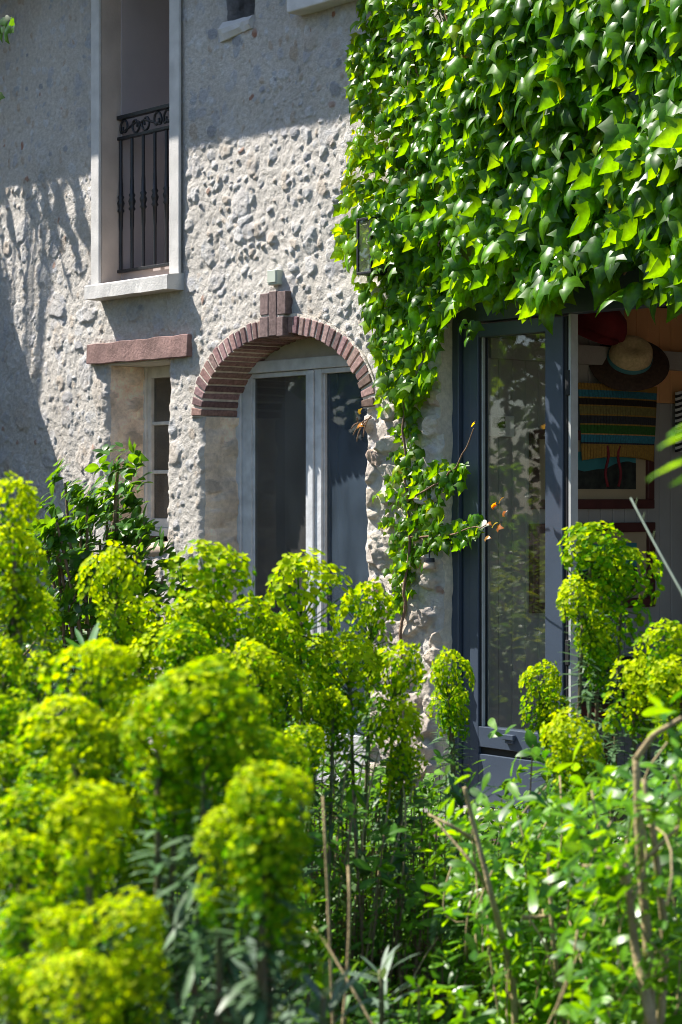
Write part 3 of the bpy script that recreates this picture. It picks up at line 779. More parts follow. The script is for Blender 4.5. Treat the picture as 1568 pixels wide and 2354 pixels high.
# --- little opening and sills under the eaves
def top_openings():
    b = MB(); b.box(TW['x0'] - .05, TW['x1'] + .05, .30, .34, TW['z0'] - .05, ZT); b.build('recess_panel', M['plain_render'], house)
    n = 16; xs = np.linspace(wx(512), wx(583), n); V = []; z0 = TW['z0']
    prof = [(.30, .02), (-.004, .022), (-.026, -.015), (-.03, -.05), (-.012, -.085), (.02, -.09)]
    for i, x in enumerate(xs):
        for k, (yy, zz) in enumerate(prof):
            j = vnoise(np.array([x + k * .31]), np.array([yy]), .04, 5)[0] - .5
            V.append((x, yy + j * .02, z0 + zz * (1 - .35 * i / n) + j * .015))
    P = len(prof); m = MB()
    m.add(V, [(i * P + k, i * P + k + 1, (i + 1) * P + k + 1, (i + 1) * P + k) for i in range(n - 1) for k in range(P - 1)] , [(0, k, k + 1) for k in range(1, P - 1)] + [((n - 1) * P, (n - 1) * P + k + 1, (n - 1) * P + k) for k in range(1, P - 1)])
    m.build('sill', M['white_stone'], house, False, bevel=.012)
    b = MB(); b.box(wx(658, -.11), wx(830, -.11), -.11, .02, wz(670, 27, -.11), ZT + .1); b.build('sill', M['white_stone'], house, bevel=.008)
top_openings()

# ------------------------------------------------------------------ the glazed garden door and the room behind it
YD = .10
X_ROOM = wx(1040, YD + .04)
def garden_door():
    y = YD
    d = empty('folding_door', (wx(1150, y), y, 0), None, None); d.parent = house
    fx0 = XP - .01; fx1 = wx(1062, y); lx0 = wx(1066, y); gx0 = wx(1103, y); gx1 = wx(1257, y); lx1 = wx(1297, y)
    zt = wz(1180, 738, y); gt = wz(1180, 769, y); gb = wz(1150, 1675, y); rb = wz(1150, 1722, y)
    b = MB(); b.box(fx0, fx1, y - .015, y + .08, -.02, ZDT); b.box(fx1, XR, y - .015, y + .08, zt + .012, ZDT + .03)
    b.box(fx1 - .012, fx1 + .001, y - .024, y - .016, -.02, zt + .012)
    b.build('frame', M['anthracite'], d, bevel=.003)
    m = MB()
    xm = wx(1083, y)
    m.box(lx0, xm - .003, y - .004, y + .06, .03, zt); m.box(xm + .003, gx0, y - .012, y + .06, .03, zt); m.box(xm - .003, xm + .003, y + .006, y + .05, .03, zt)
    m.box(gx1, lx1, y - .012, y + .06, .03, zt)
    m.box(gx0, gx1, y - .011, y + .06, gt, zt); m.box(gx0, gx1, y - .011, y + .06, rb, gb); m.box(gx0, gx1, y - .011, y + .06, .03, rb - .035)
    leaf = m.build('door_leaf', M['anthracite'], d, bevel=.003)
    b = MB(); b.box(gx0 - .001, gx1 + .001, y + .01, y + .05, rb - .036, rb + .001)
    b.box(gx0, gx0 + .010, y - .002, y + .04, gb, gt); b.box(lx1, lx1 + .022, y - .002, y + .05, .03, zt)
    b.build('gasket', M['anthracite_dark'], leaf)
    p = MB(); p.box(gx0 + .002, gx1 + .001, y + .026, y + .032, gb - .004, gt + .004); p.build('pane', M['pane'], leaf)
    b = MB(); b.box(gx0 + .011, gx0 + .018, y + .002, y + .02, gb, gt); b.build('glazing_bead', M['alu'], leaf)
    b = MB(); hx = wx(1158, y - .02); hz = wz(1168, 1695, y - .02); b.box(hx, hx + .075, y - .035, y - .0125, hz - .012, hz + .014); b.box(hx + .012, hx + .063, y - .026, y - .0125, hz - .030, hz - .012); b.build('drain_cover', M['anthracite'], leaf, bevel=.003)
    b = MB(); b.box(lx1 + .028, lx1 + .042, y + .0, y + .05, .03, zt + .01); b.build('edge_strip', M['alu'], d)
    for zz in (wz(1305, 880, y), wz(1305, 1500, y)):
        b = MB(); b.box(lx1 + .012, lx1 + .036, y - .008, y + .012, zz - .06, zz + .06); b.build('hinge', M['anthracite_dark'], d, bevel=.003)
    b = MB(); b.box(fx0, XR, -.12, .16, -.05, .025); b.build('threshold', M['paving'], d)
garden_door()

def room():
    # side wall of vertical boards, seen through the doorway
    x = X_ROOM; m = MB()
    y = .18; bw = .098; zsplit = wz(1480, 905, .9)
    ys = np.arange(.18, 5.9, bw)
    for yy in ys: m.box(x - .06, x, yy + .0016, yy + bw - .0016, -.02, zsplit if yy > sy(1425, x)[0] else ZDT)
    m.box(x - .08, x - .012, .18, 5.9, -.02, ZDT)
    m.build('board_wall', M['board'], house, bevel=.004)
    m = MB()
    yp = sy(1425, x)[0]
    for yy in ys:
        if yy > yp: m.box(x - .06, x, yy + .0016, yy + bw - .0016, zsplit + .002, ZDT)
    m.build('upper_board_wall', M['peach'], house, bevel=.004)
room()

def on_side(u, v, off=0.0):
    """point on the room's side wall (offset into the room)"""
    y, t = sy(u, X_ROOM + off)
    return np.array([X_ROOM + off, y, EYE + (HZ - v) / FP * t])

def picture(u0, u1, v0, v1, label, seed):
    a = on_side(u0, v0, .03); b = on_side(u1, v1, .03)
    y0, y1 = a[1], b[1]; z1 = a[2]; z0 = on_side(0.5 * (u0 + u1), v1, .03)[2]
    x = X_ROOM
    root = empty('framed_picture', (x + .004, 0.5 * (y0 + y1), z0), label, 'picture', 'framed prints on the board wall')
    fw = .052
    m = MB(); m.box(x + .003, x + .035, y0, y1, z1 - fw, z1); m.box(x + .003, x + .035, y0, y1, z0, z0 + fw)
    m.box(x + .003, x + .034, y0, y0 + fw, z0 + fw, z1 - fw); m.box(x + .003, x + .034, y1 - fw, y1, z0 + fw, z1 - fw); m.build('frame', M['maroon'], root, bevel=.004)
    m = MB(); m.box(x + .003, x + .012, y0 + fw, y1 - fw, z0 + fw, z1 - fw); m.build('mount', M['mat_board'], root)
    k = .085; ya, yb, za, zb = y0 + fw + k, y1 - fw - k, z0 + fw + .055, z1 - fw - .06
    m = MB(); m.box(x + .003, x + .015, ya, yb, za, zb); pr = m.build('print', M['teal_sky'], root)
    m = MB(); n = 26; V = []
    for i in range(n):
        t = i / (n - 1); yy = ya + (yb - ya) * t
        hz = za + (zb - za) * (.42 + .35 * t ** 1.5 * (1 if seed else .3) + .12 * (vnoise(np.array([t * 1.0 + seed * 3]), np.array([.2]), .12, 2)[0] - .5))
        V += [(x + .0165, yy, za), (x + .0165, yy, hz), (x + .0155, yy, za), (x + .0155, yy, hz)]
    Q = [(i * 4, i * 4 + 4, i * 4 + 5, i * 4 + 1) for i in range(n - 1)] + [(i * 4 + 1, i * 4 + 5, i * 4 + 7, i * 4 + 3) for i in range(n - 1)]
    m.add(V, Q); m.build('dark_hillside', M['dark_hill'], root)
picture(1224, 1504, 986, 1170, 'maroon framed print of dark hills under a teal sky hanging below the striped straw bag', 1)
picture(1224, 1506, 1204, 1402, 'maroon framed print with a flat dark lower half, hanging lowest on the board wall', 0)

def hat():
    c = on_side(1447, 826, .13)
    ax = np.array([.62, -.42, .56]); ax /= np.linalg.norm(ax)
    root = empty('sun_hat', tuple(c), 'wide dark brown sun hat with cream crown and blue ribbon hanging on the wall', 'hat')
    n = 40; an = np.arange(n) / n * 2 * math.pi
    X = np.cross(ax, [0, 0, 1.0]); X /= np.linalg.norm(X); Y = np.cross(X, ax)
    def ring(r, h, wav=0.0): return [c + r * (1.12 * math.cos(a) * X + math.sin(a) * Y) + (h + wav * math.sin(2 * a + .6) + wav * .5 * math.sin(3 * a)) * ax for a in an]
    def loft(rings, name, mat, parent):
        m = MB(); V = np.concatenate([np.array(r) for r in rings]); k = len(rings)
        i = np.arange(k - 1)[:, None] * n; j = np.arange(n)[None, :]; j2 = (j + 1) % n
        m.add(V, np.stack([i + j, i + j2, i + n + j2, i + n + j], -1).reshape(-1, 4)); return m.build(name, mat, parent, True)
    s = .0022
    R = lambda px: px * s
    loft([ring(R(46), 0.004), ring(R(60), -.004, .002), ring(R(78), -.010, .007), ring(R(90), -.022, .013), ring(R(91), -.026, .013), ring(R(80), -.018, .008), ring(R(46), -.004)], 'brim', M['felt'], root)
    loft([ring(R(50), .0), ring(R(50), .028), ring(R(49), .03)], 'ribbon', M['ribbon'], root)
    loft([ring(R(48), .01), ring(R(47.5), .045), ring(R(44), .085), ring(R(36), .105), ring(R(22), .104), ring(R(8), .092), ring(.001, .088)], 'crown', M['straw'], root)
hat()

def straw_bag():
    a = on_side(1334, 886, .05); b = on_side(1516, 1052, .05)
    y0, y1 = a[1], b[1]; zt = on_side(1420, 884, .08)[2]; zb = on_side(1420, 1045, .08)[2]
    x = X_ROOM + .02
    root = empty('straw_bag', (x, 0.5 * (y0 + y1), zb), 'striped straw beach bag in ochre, blue, green and brown hanging under the sun hat', 'bag')
    W = y1 - y0; ncol = 60
    V = []; Q = []; nz = 14
    for side in (1, 0):
        for k in range(nz + 1):
            f = k / nz
            for i in range(ncol + 1):
                t = i / ncol; yy = y0 + W * (t * (1 - .10 * (1 - f)) + .05 * (1 - f))
                sag = .035 * (t - .5) ** 2 * 4 * (-1 if f < .5 else .3) 
                zz = zb + (zt - zb) * f + sag * (1 - f) * 1.0 - .012 * math.sin(t * math.pi) * (1 - f)
                zz += (.004 * (i % 2)) if k in (0, nz) else 0
                bulge = .055 * math.sin(math.pi * t) ** .6 * (.5 + .5 * math.sin(math.pi * min(1, 1.15 * (1 - f)) ))
                rib = .0025 * (1 if i % 2 else -1)
                V.append((x + .015 + (bulge + rib if side else 0), yy, zz))
    w1 = ncol + 1; off = (nz + 1) * w1
    for sft in (0, off):
        for k in range(nz):
            for i in range(ncol):
                q = (sft + k * w1 + i, sft + k * w1 + i + 1, sft + (k + 1) * w1 + i + 1, sft + (k + 1) * w1 + i)
                Q.append(q if sft == 0 else q[::-1])
    for k in range(nz):
        for i in (0, ncol): Q.append((k * w1 + i, (k + 1) * w1 + i, off + (k + 1) * w1 + i, off + k * w1 + i))
    for i in range(ncol): Q.append((i, off + i, off + i + 1, i + 1))
    oc, bl, br, ol, gr, gn = (.27, .15, .03), (.03, .15, .20), (.022, .014, .012), (.17, .14, .045), (.03, .03, .034), (.03, .10, .018)
    st = [(0, oc), (.215, (.02, .02, .03)), (.235, bl), (.335, (.40, .2, .07)), (.35, gn), (.46, oc), (.48, gr), (.58, oc), (.60, ol), (.70, oc), (.715, br), (.80, oc), (.82, bl), (.91, oc)]
    np_mesh('bag_body', np.array(V), np.array(Q), stripe_mat('woven_stripes', 2, st), root, False)
    m = MB()
    for dy in (.0, .075):
        p = on_side(1405 + dy * 380, 1050, .09); tt = np.linspace(0, 1, 12)
        m.tube(np.stack([np.full(12, p[0] - .03), p[1] + .012 * np.sin(tt * 7 + dy * 40), p[2] + .06 - tt * .22], -1), .008, 7)
    m.build('cord', M['red'], root, True)
    m = MB(); tt = np.linspace(0, 1, 20); p = on_side(1425, 884, .07)
    m.tube(np.stack([np.full(20, p[0] - .02), p[1] - .12 + .24 * tt, p[2] - .02 + .16 * np.sin(tt * math.pi)], -1), .007, 7); m.build('handle', M['straw'], root, True)
straw_bag()

def intercom():
    a = on_side(1121, 954, .02); b = on_side(1181, 1003, .02)
    x = X_ROOM
    root = empty('intercom', (x, a[1], b[2]), 'white wall intercom with a small dark screen behind the door glass', 'intercom')
    y0, y1, z1 = a[1], b[1], a[2]; z0 = on_side(1150, 1004, .02)[2]
    m = MB(); m.box(x + .002, x + .028, y0, y1, z0, z1); m.build('body', M['white_plastic'], root, bevel=.006)
    m = MB(); m.box(x + .0285, x + .031, y0 + (y1 - y0) * .14, y0 + (y1 - y0) * .62, z0 + (z1 - z0) * .42, z0 + (z1 - z0) * .93); m.build('screen', M['screen'], root)
    m = MB(); m.box(x + .0285, x + .030, y0 + (y1 - y0) * .40, y0 + (y1 - y0) * .62, z0 + (z1 - z0) * .13, z0 + (z1 - z0) * .17); m.build('button', M['anthracite_dark'], root)
intercom()

def hangings():
    # red cap on the wall over the hat
    c = on_side(1375, 728, .06)
    root = empty('red_cap', tuple(c), 'dark red cap hanging on the wall above the sun hat', 'cap')
    m = MB(); m.lathe([(.19, -.06), (.19, -.02), (.17, .03), (.11, .07), (.0, .085)], c, 24, (.5, -.1, .85), 1.0, .75); m.build('cap_body', M['red'], root, True)
    m = MB(); m.lathe([(.10, -.075), (.23, -.085), (.235, -.08), (.10, -.066)], c + np.array([.02, -.10, .02]), 24, (.5, -.1, .85), 1, .6); m.build('peak', M['red'], root, True)
    # black and white zigzag scarf
    p = on_side(1556, 902, .05); q = on_side(1580, 1040, .05)
    x = p[0]; y0, y1 = p[1], q[1] + .04; z1, z0 = p[2], q[2]
    m = MB(); V = []; Q = []; T = []
    nr = 22
    root = empty('patterned_scarf', (x, y0, z0), 'black and white zigzag scarf hanging right of the straw bag', 'scarf')
    for kind in (0, 1):
        m = MB()
        for k in range(nr):
            for c_ in range(3):
                if (k + c_) % 2 != kind: continue
                ya = y0 + (y1 - y0) * c_ / 3; yb = y0 + (y1 - y0) * (c_ + 1) / 3; za = z0 + (z1 - z0) * k / nr; zb = z0 + (z1 - z0) * (k + 1) / nr
                s_ = .010
                m.hexa([(x - .012, ya, za), (x + .0, ya, za), (x + .0, yb, za + s_), (x - .012, yb, za + s_), (x - .012, ya, zb), (x + .0, ya, zb), (x + .0, yb, zb + s_), (x - .012, yb, zb + s_)])
        m.build('pale_weave' if kind else 'dark_weave', M['white_plastic'] if kind else M['black_cloth'], root)
    # bench with a dark bag on it
    a = on_side(1315, 1672, .30); 
    x0 = X_ROOM + .02; ya = sy(1312, X_ROOM + .05)[0]; zs = 0.47
    root = empty('bench', (x0, ya, 0), 'dark red wooden bench standing along the board wall', 'bench')
    m = MB(); m.box(x0, x0 + .42, ya - .15, ya + 1.5, zs - .05, zs); m.build('seat', M['wood_red'], root, bevel=.006)
    for (xx, yy) in ((x0 + .02, ya - .1), (x0 + .35, ya - .1), (x0 + .02, ya + 1.4), (x0 + .35, ya + 1.4)):
        m = MB(); m.box(xx, xx + .05, yy, yy + .05, -.02, zs - .05); m.build('leg', M['wood_red'], root, bevel=.004)
    cc = np.array([x0 + .2, ya + .32, zs])
    m = MB(); prof = [(.001, .0), (.17, .0), (.21, .05), (.20, .13), (.15, .20), (.07, .235), (.001, .24)]
    m.lathe(prof, cc, 28, (0, 0, 1), .8, 1.7)
    V = m.v[0]; nz = vnoise(V[:, 1] + V[:, 0], V[:, 2], .06, 2) - .5; V[:, 2] = np.maximum(zs, V[:, 2] + nz * .05); V[:, 0] += nz * .03
    bag = empty('soft_bag', tuple(cc), 'slumped black cloth bag lying on the dark red bench', 'bag')
    m.build('bag_body', M['black_cloth'], bag, True)
    m = MB(); tt = np.linspace(0, 1, 24); m.tube(np.stack([cc[0] + .19 + .0 * tt, cc[1] + .02 + .26 * (tt - .5), zs + .10 + .10 * np.sin(tt * math.pi)], -1), .012, 7); m.build('strap', M['anthracite_dark'], bag, True)
hangings()

# ------------------------------------------------------------------ things fixed to the facade
def small_box():
    x0, x1 = wx(615, -.045), wx(636, -.045); z1, z0 = wz(625, 620, -.045), wz(625, 655, -.045)
    root = empty('junction_box', (x0, 0, z0), 'small pale green plastic box fixed on the wall above the arch keystone', 'box')
    m = MB(); m.box(x0, x1, -.045, .02, z0, z1); m.build('body', M['box_green'], root, bevel=.006)
    m = MB(); m.box(x0 + .004, x1 - .004, -.051, -.0455, z0 + .012, z1 - .003); m.build('cover', M['box_green'], root, bevel=.003)
small_box()

def lantern():
    y = -.16
    x0, x1 = wx(838, y), wx(872, y); zt, zb = wz(838, 505, y), wz(838, 634, y)
    w_ = x1 - x0; t = .013
    root = empty('wall_lantern', (x0, 0, zb), 'black iron box lantern half hidden in the vine at the edge of the leaves', 'lantern')
    m = MB()
    ya, yb = y - w_ * .5, y + w_ * .5
    for xx in (x0, x1 - t):
        for yy in (ya, yb - t): m.box(xx, xx + t, yy, yy + t, zb + t, zt - t)
    for z in (zb, zt - t): m.box(x0, x1, ya, yb, z, z + t)
    m.build('frame', M['iron'], root, bevel=.002)
    m = MB(); m.box(x0 + .5 * w_ - .012, x0 + .5 * w_ + .012, yb, .02, zt - .06, zt - .035); m.box(x0 + .5 * w_ - .05, x0 + .5 * w_ + .05, -.03, .02, zt - .14, zt + .05); m.build('bracket', M['iron'], root, bevel=.002)
    m = MB(); g = .004
    m.box(x0 + g, x0 + g + .003, ya + t, yb - t, zb + t, zt - t); m.box(x1 - g - .003, x1 - g, ya + t, yb - t, zb + t, zt - t); m.box(x0 + t, x1 - t, ya + g, ya + g + .003, zb + t, zt - t)
    m.build('glazing', M['lamp_glass'], root)
lantern()

def bell():
    y = -.07
    x = wx(987, y); zt = wz(987, 1262, y); zb = wz(987, 1308, y)
    root = empty('door_bell', (x, y, zb), 'small clay bell hanging from a black hook on the stone pier', 'bell')
    m = MB(); m.tube([(x, .03, zt), (x, y + .01, zt + .004), (x, y, zt - .01), (x, y, zb + .055)], .004, 6); m.lathe([(.001, .056), (.026, .055), (.028, .035), (.001, .034)], (x, y, zb), 14); m.build('hook', M['iron'], root)
    m = MB(); m.lathe([(.001, .034), (.026, .033), (.030, .018), (.033, .0), (.026, .0), (.02, .02)], (x, y, zb), 18); m.build('bell_body', M['terracotta'], root, True)
bell()

# ================================================================== LEAVES
def half_outline(kind):
    if kind == 'vine':
        return [(0, 0), (.13, -.12), (.30, -.07), (.40, .10), (.60, .30), (.41, .40), (.30, .47), (.24, .66), (.12, .86), (0, 1.06)]
    if kind == 'oval':
        return [(0, 0), (.16, .10), (.27, .30), (.29, .48), (.23, .68), (.11, .87), (0, 1.0)]
    if kind == 'obovate':
        return [(0, 0), (.07, .12), (.16, .38), (.22, .62), (.18, .84), (.09, .95), (0, 1.0)]
    if kind == 'narrow':
        return [(0, 0), (.05, .15), (.085, .45), (.07, .75), (0, 1.0)]
    if kind == 'round':
        return [(0, -.1), (.3, -.02), (.5, .3), (.45, .62), (.25, .85), (0, .92)]
def leaf_template(kind, fold=.25, droop=.35, side=.25):
    """vertices with x across, y along, z up; mid rib row + outline + half way row"""
    h = half_outline(kind); m = len(h)
    mid = [(0, y) for _, y in h]; ys = np.linspace(h[0][1], h[-1][1], m)
    V = []
    for (x, y), ym in zip(h, ys): V.append((0, ym))
    for s in (1, -1):
        for (x, y), ym in list(zip(h, ys))[1:-1]: V.append((s * x * .55, ym * .45 + y * .55))
        for (x, y) in h[1:-1]: V.append((s * x, y))
    V = np.array(V); k = m - 2
    Q = []; T = []
    for si, s in enumerate((1, -1)):
        a = m + si * 2 * k; b = a + k
        fl = (lambda q: q) if s == 1 else (lambda q: q[::-1])
        T.append(fl((0, a, 1))); T.append(fl((0, b, a)))
        for i in range(k - 1):
            Q.append(fl((i + 1, a + i, a + i + 1, i + 2))); Q.append(fl((a + i, b + i, b + i + 1, a + i + 1)))
        T.append(fl((m - 2, a + k - 1, m - 1))); T.append(fl((a + k - 1, b + k - 1, m - 1)))
    x, y = V[:, 0], V[:, 1]
    Z0 = np.abs(x) * fold
    Z1 = -droop * np.clip(y - .25, 0, 2) ** 2 - side * x * x * 1.6
    return np.stack([x, y, Z0], -1), Z1, np.array(Q), np.array(T)

class Leaves:
    def __init__(s, kind, fold=.2, droop=.5, side=.4):
        s.V, s.Z1, s.Q, s.T = leaf_template(kind, fold, droop, side)
        s.p = []; s.d = []; s.n = []; s.s = []; s.c = []; s.k = []
    def add(s, p, d, n, size, col, curl=1.0):
        s.p.append(p); s.d.append(d); s.n.append(n); s.s.append(size); s.c.append(col); s.k.append(curl)
    def data(s):
        P, D, N = np.array(s.p, float), np.array(s.d, float), np.array(s.n, float)
        S, C, K = np.array(s.s, float), np.array(s.c, float), np.array(s.k, float)
        D /= np.linalg.norm(D, axis=1)[:, None] + 1e-9
        X = np.cross(D, N); X /= np.linalg.norm(X, axis=1)[:, None] + 1e-9
        Nn = np.cross(X, D)
        b = len(P); v = len(s.V)
        z = s.V[None, :, 2] + s.Z1[None, :] * K[:, None]
        W = P[:, None, :] + S[:, None, None] * (s.V[None, :, 0, None] * X[:, None, :] + s.V[None, :, 1, None] * D[:, None, :] + z[..., None] * Nn[:, None, :])
        off = (np.arange(b) * v)[:, None, None]
        vein = np.where(np.abs(s.V[:, 0]) < 1e-6, 1.35, np.where(np.arange(v) % 3 == 0, 1.06, .97))
        col = np.concatenate([np.repeat(C, v, 0) * np.tile(vein, b)[:, None], np.ones((b * v, 1))], 1)
        return W.reshape(-1, 3), (s.Q[None] + off).reshape(-1, 4), (s.T[None] + off).reshape(-1, 3), col
    def build(s, name, mat, parent=None, org=None):
        W, Q, T, col = s.data()
        return np_mesh(name, W, [Q, T], mat, parent, True, {'tint': col}, org=org)

def nrm(v): v = np.asarray(v, float); return v / (np.linalg.norm(v) + 1e-9)
def rv(a=1.0): return np.array([random.gauss(0, 1), random.gauss(0, 1), random.gauss(0, 1)]) * a
def mixc(a, b, t): return np.array(a) * (1 - t) + np.array(b) * t
def bez(p0, p1, p2, n=10):
    t = np.linspace(0, 1, n)[:, None]; return (1 - t) ** 2 * np.array(p0) + 2 * (1 - t) * t * np.array(p1) + t * t * np.array(p2)
def inside(poly, x, y):
    c = False; j = len(poly) - 1
    for i in range(len(poly)):
        xi, yi = poly[i]; xj, yj = poly[j]
        if (yi > y) != (yj > y) and x < (xj - xi) * (y - yi) / (yj - yi) + xi: c = not c
        j = i
    return c

# ------------------------------------------------------------------ the vine on the wall
def vine():
    main = [(826, -60), (818, 40), (806, 110), (804, 190), (822, 260), (806, 330), (792, 430), (772, 520), (790, 600), (828, 660), (842, 710), (850, 760), (868, 830), (890, 900), (960, 905), (1005, 870), (1010, 800), (1040, 690), (1100, 662), (1180, 665), (1255, 695), (1300, 680), (1340, 595), (1400, 605), (1470, 560), (1520, 640), (1568, 650), (1800, 650), (1800, -60)]
    strand = [(915, 900, 50), (935, 940, 38), (935, 985, 26), (930, 1040, 26), (935, 1080, 42), (950, 1120, 55), (930, 1170, 62), (940, 1225, 62), (935, 1275, 48), (930, 1310, 34), (925, 1365, 26), (985, 1110, 40), (1020, 1090, 34), (1050, 1080, 22), (1010, 1240, 30), (1060, 1225, 26), (1090, 1200, 22), (985, 1180, 30), (985, 1225, 28)]
    root = empty('climbing_vine', (wx(1100), 0, 0), 'glossy green climbing vine covering the wall above the garden door and the stone pier', 'vine')
    Lf = Leaves('vine', -.06, .6, .5)
    big, small = (0.044, 0.155, 0.002), (0.105, 0.235, 0.003)
    def put(u, v, lay, sc):
        y = -.05 - .26 * lay
        x = wx(u, y); z = wz(u, v, y)
        edge = np.clip((u - 790) / 500, 0, 1)
        size = (0.066 + 0.056 * edge) * random.uniform(.4, 1.25) * sc
        if random.random() < .42:                      # turned to the right, the sun shines through
            n = nrm(np.array([.80, -.50, .05]) + rv(.25))
        else: n = nrm(np.array([-.16, -.60, .76]) + rv(.30))
        roll = random.gauss(0, .33)
        d = np.array([math.sin(roll), -.62, -math.cos(roll)]) + rv(.2)
        t = random.random()
        c = mixc(big, small, t * (1.15 - .6 * edge)) * random.uniform(.7, 1.25)
        if random.random() < .02: c = mixc(c, (.20, .27, .01), .6)
        if random.random() < .2: c = mixc(c, (.02, .075, .004), .8)
        if u < 830 and random.random() < .25: c = mixc(c, (.17, .25, .006), .6)
        Lf.add((x, y, z), d, n, size, c, random.uniform(.6, 1.6))
    N = 0
    while N < 5200:
        u = random.uniform(770, 1800); v = random.uniform(-60, 905)
        if not inside(main, u, v): continue
        dens = 1.0 if u < 1580 else .6
        # thinner holes where twigs show
        g = vnoise(np.array([u]), np.array([v]), 85, 1)[0]
        if g < .24 and random.random() < .65: continue
        if random.random() > dens: continue
        bulge = vnoise(np.array([u]), np.array([v]), 120, 2)[0]
        lay = random.random() ** .75 * (.45 + .75 * bulge)
        if u < 1030: lay *= (.55 if v < 560 else .30)          # thin where the vine ends
        put(u, v, lay, 1.0); N += 1
    for (u, v, r) in strand:
        for k in range(int(6 + r * .62)):
            put(u + random.gauss(0, r * .5), v + random.gauss(0, r * .5), random.uniform(-.14, .02), .66)
    # leaves hanging in front of the door head
    for k in range(70):
        u = random.choice([random.uniform(1050, 1300), random.uniform(1370, 1600), random.uniform(1200, 1260), random.uniform(1480, 1580)]); v = random.uniform(600, 690) if u < 1300 else random.uniform(560, 665)
        put(u, v, random.uniform(.1, .6), 1.1)
    for (u, v) in ((1060, 745), (1082, 752), (1075, 775), (1065, 735), (1092, 740)): put(u, v, .35, .7)
    for k in range(34):                                    # leaves over the lantern
        put(random.uniform(850, 905), random.uniform(470, 625), random.uniform(.72, 1.0), .8)
    for k in range(10): put(random.uniform(822, 870), random.uniform(455, 530), random.uniform(.5, 1.0), .9)
    Lf.build('foliage', M['ivy'], root)
    # woody stems
    m = MB()
    def stem(path, r):
        P = np.array([[wx(u, y_), y_, wz(u, v, y_)] for (u, v, y_) in path])
        t = np.linspace(0, len(P) - 1, len(P) * 6); i = np.clip(np.floor(t).astype(int), 0, len(P) - 2); f = (t - i)[:, None]; f = f * f * (3 - 2 * f)
        C_ = P[i] * (1 - f) + P[i + 1] * f
        C_ += (vnoise(C_[:, 0:1].repeat(3, 1) + np.arange(3) * 9, C_[:, 2:3].repeat(3, 1), .08, 2) - .5) * .03
        m.tube(C_, np.linspace(r, r * .4, len(C_)), 6)
    stem([(925, 1700, -.02), (920, 1500, -.04), (928, 1370, -.05), (940, 1250, -.05), (935, 1100, -.05), (930, 1000, -.05), (930, 900, -.06), (960, 700, -.05), (1000, 400, -.05), (1040, 0, -.05)], .009)
    stem([(940, 1240, -.05), (1000, 1235, -.05), (1060, 1225, -.06), (1130, 1200, -.10)], .006)
    stem([(940, 1150, -.05), (990, 1120, -.05), (1050, 1080, -.06), (1075, 1010, -.09), (1083, 985, -.11)], .006)
    for k in range(60):
        u = random.uniform(930, 1560); v = random.uniform(100, 640); y_ = -.03 - random.random() * .06
        pth = [(u, v, y_)]
        for q in range(5): 
            u += random.uniform(-60, 70); v -= random.uniform(15, 80); pth.append((u, v, y_ - random.random() * .05))
        stem(pth, .007)
    m.build('stem', M['bark'], root, True)
    # reddish young tips
    for (u, v, n_) in ((1140, 1172, 4), (1125, 1215, 4), (1080, 985, 1), (830, 985, 3)):
        T = Leaves('vine', .2, .5, .4)
        for k in range(n_):
            p = (wx(u + random.gauss(0, 12), -.12), -.12, wz(u, v + random.gauss(0, 12), -.12))
            T.add(p, np.array([.5, -.1, random.uniform(-.4, .8)]), nrm(np.array([-.2, -.8, .5]) + rv(.3)), random.uniform(.025, .04), mixc((.28, .08, .02), (.24, .22, .01), random.random()))
        T.build('young_leaves', M['ivy'], root)
    # dried sprig beside the arch
    m = MB()
    for (du, dv, eu, ev) in ((855, 960, 812, 1000), (845, 968, 820, 1015), (840, 975, 808, 985), (855, 955, 835, 1005), (828, 985, 822, 960)):
        a = np.array([wx(du, -.06), -.06, wz(du, dv, -.06)]); b = np.array([wx(eu, -.10), -.10, wz(eu, ev, -.10)])
        m.tube(bez(a, (a + b) / 2 + np.array([0, -.02, .03]), b, 8), .0035, 5)
    m.build('dry_twig', M['bark'], root, True)
vine()

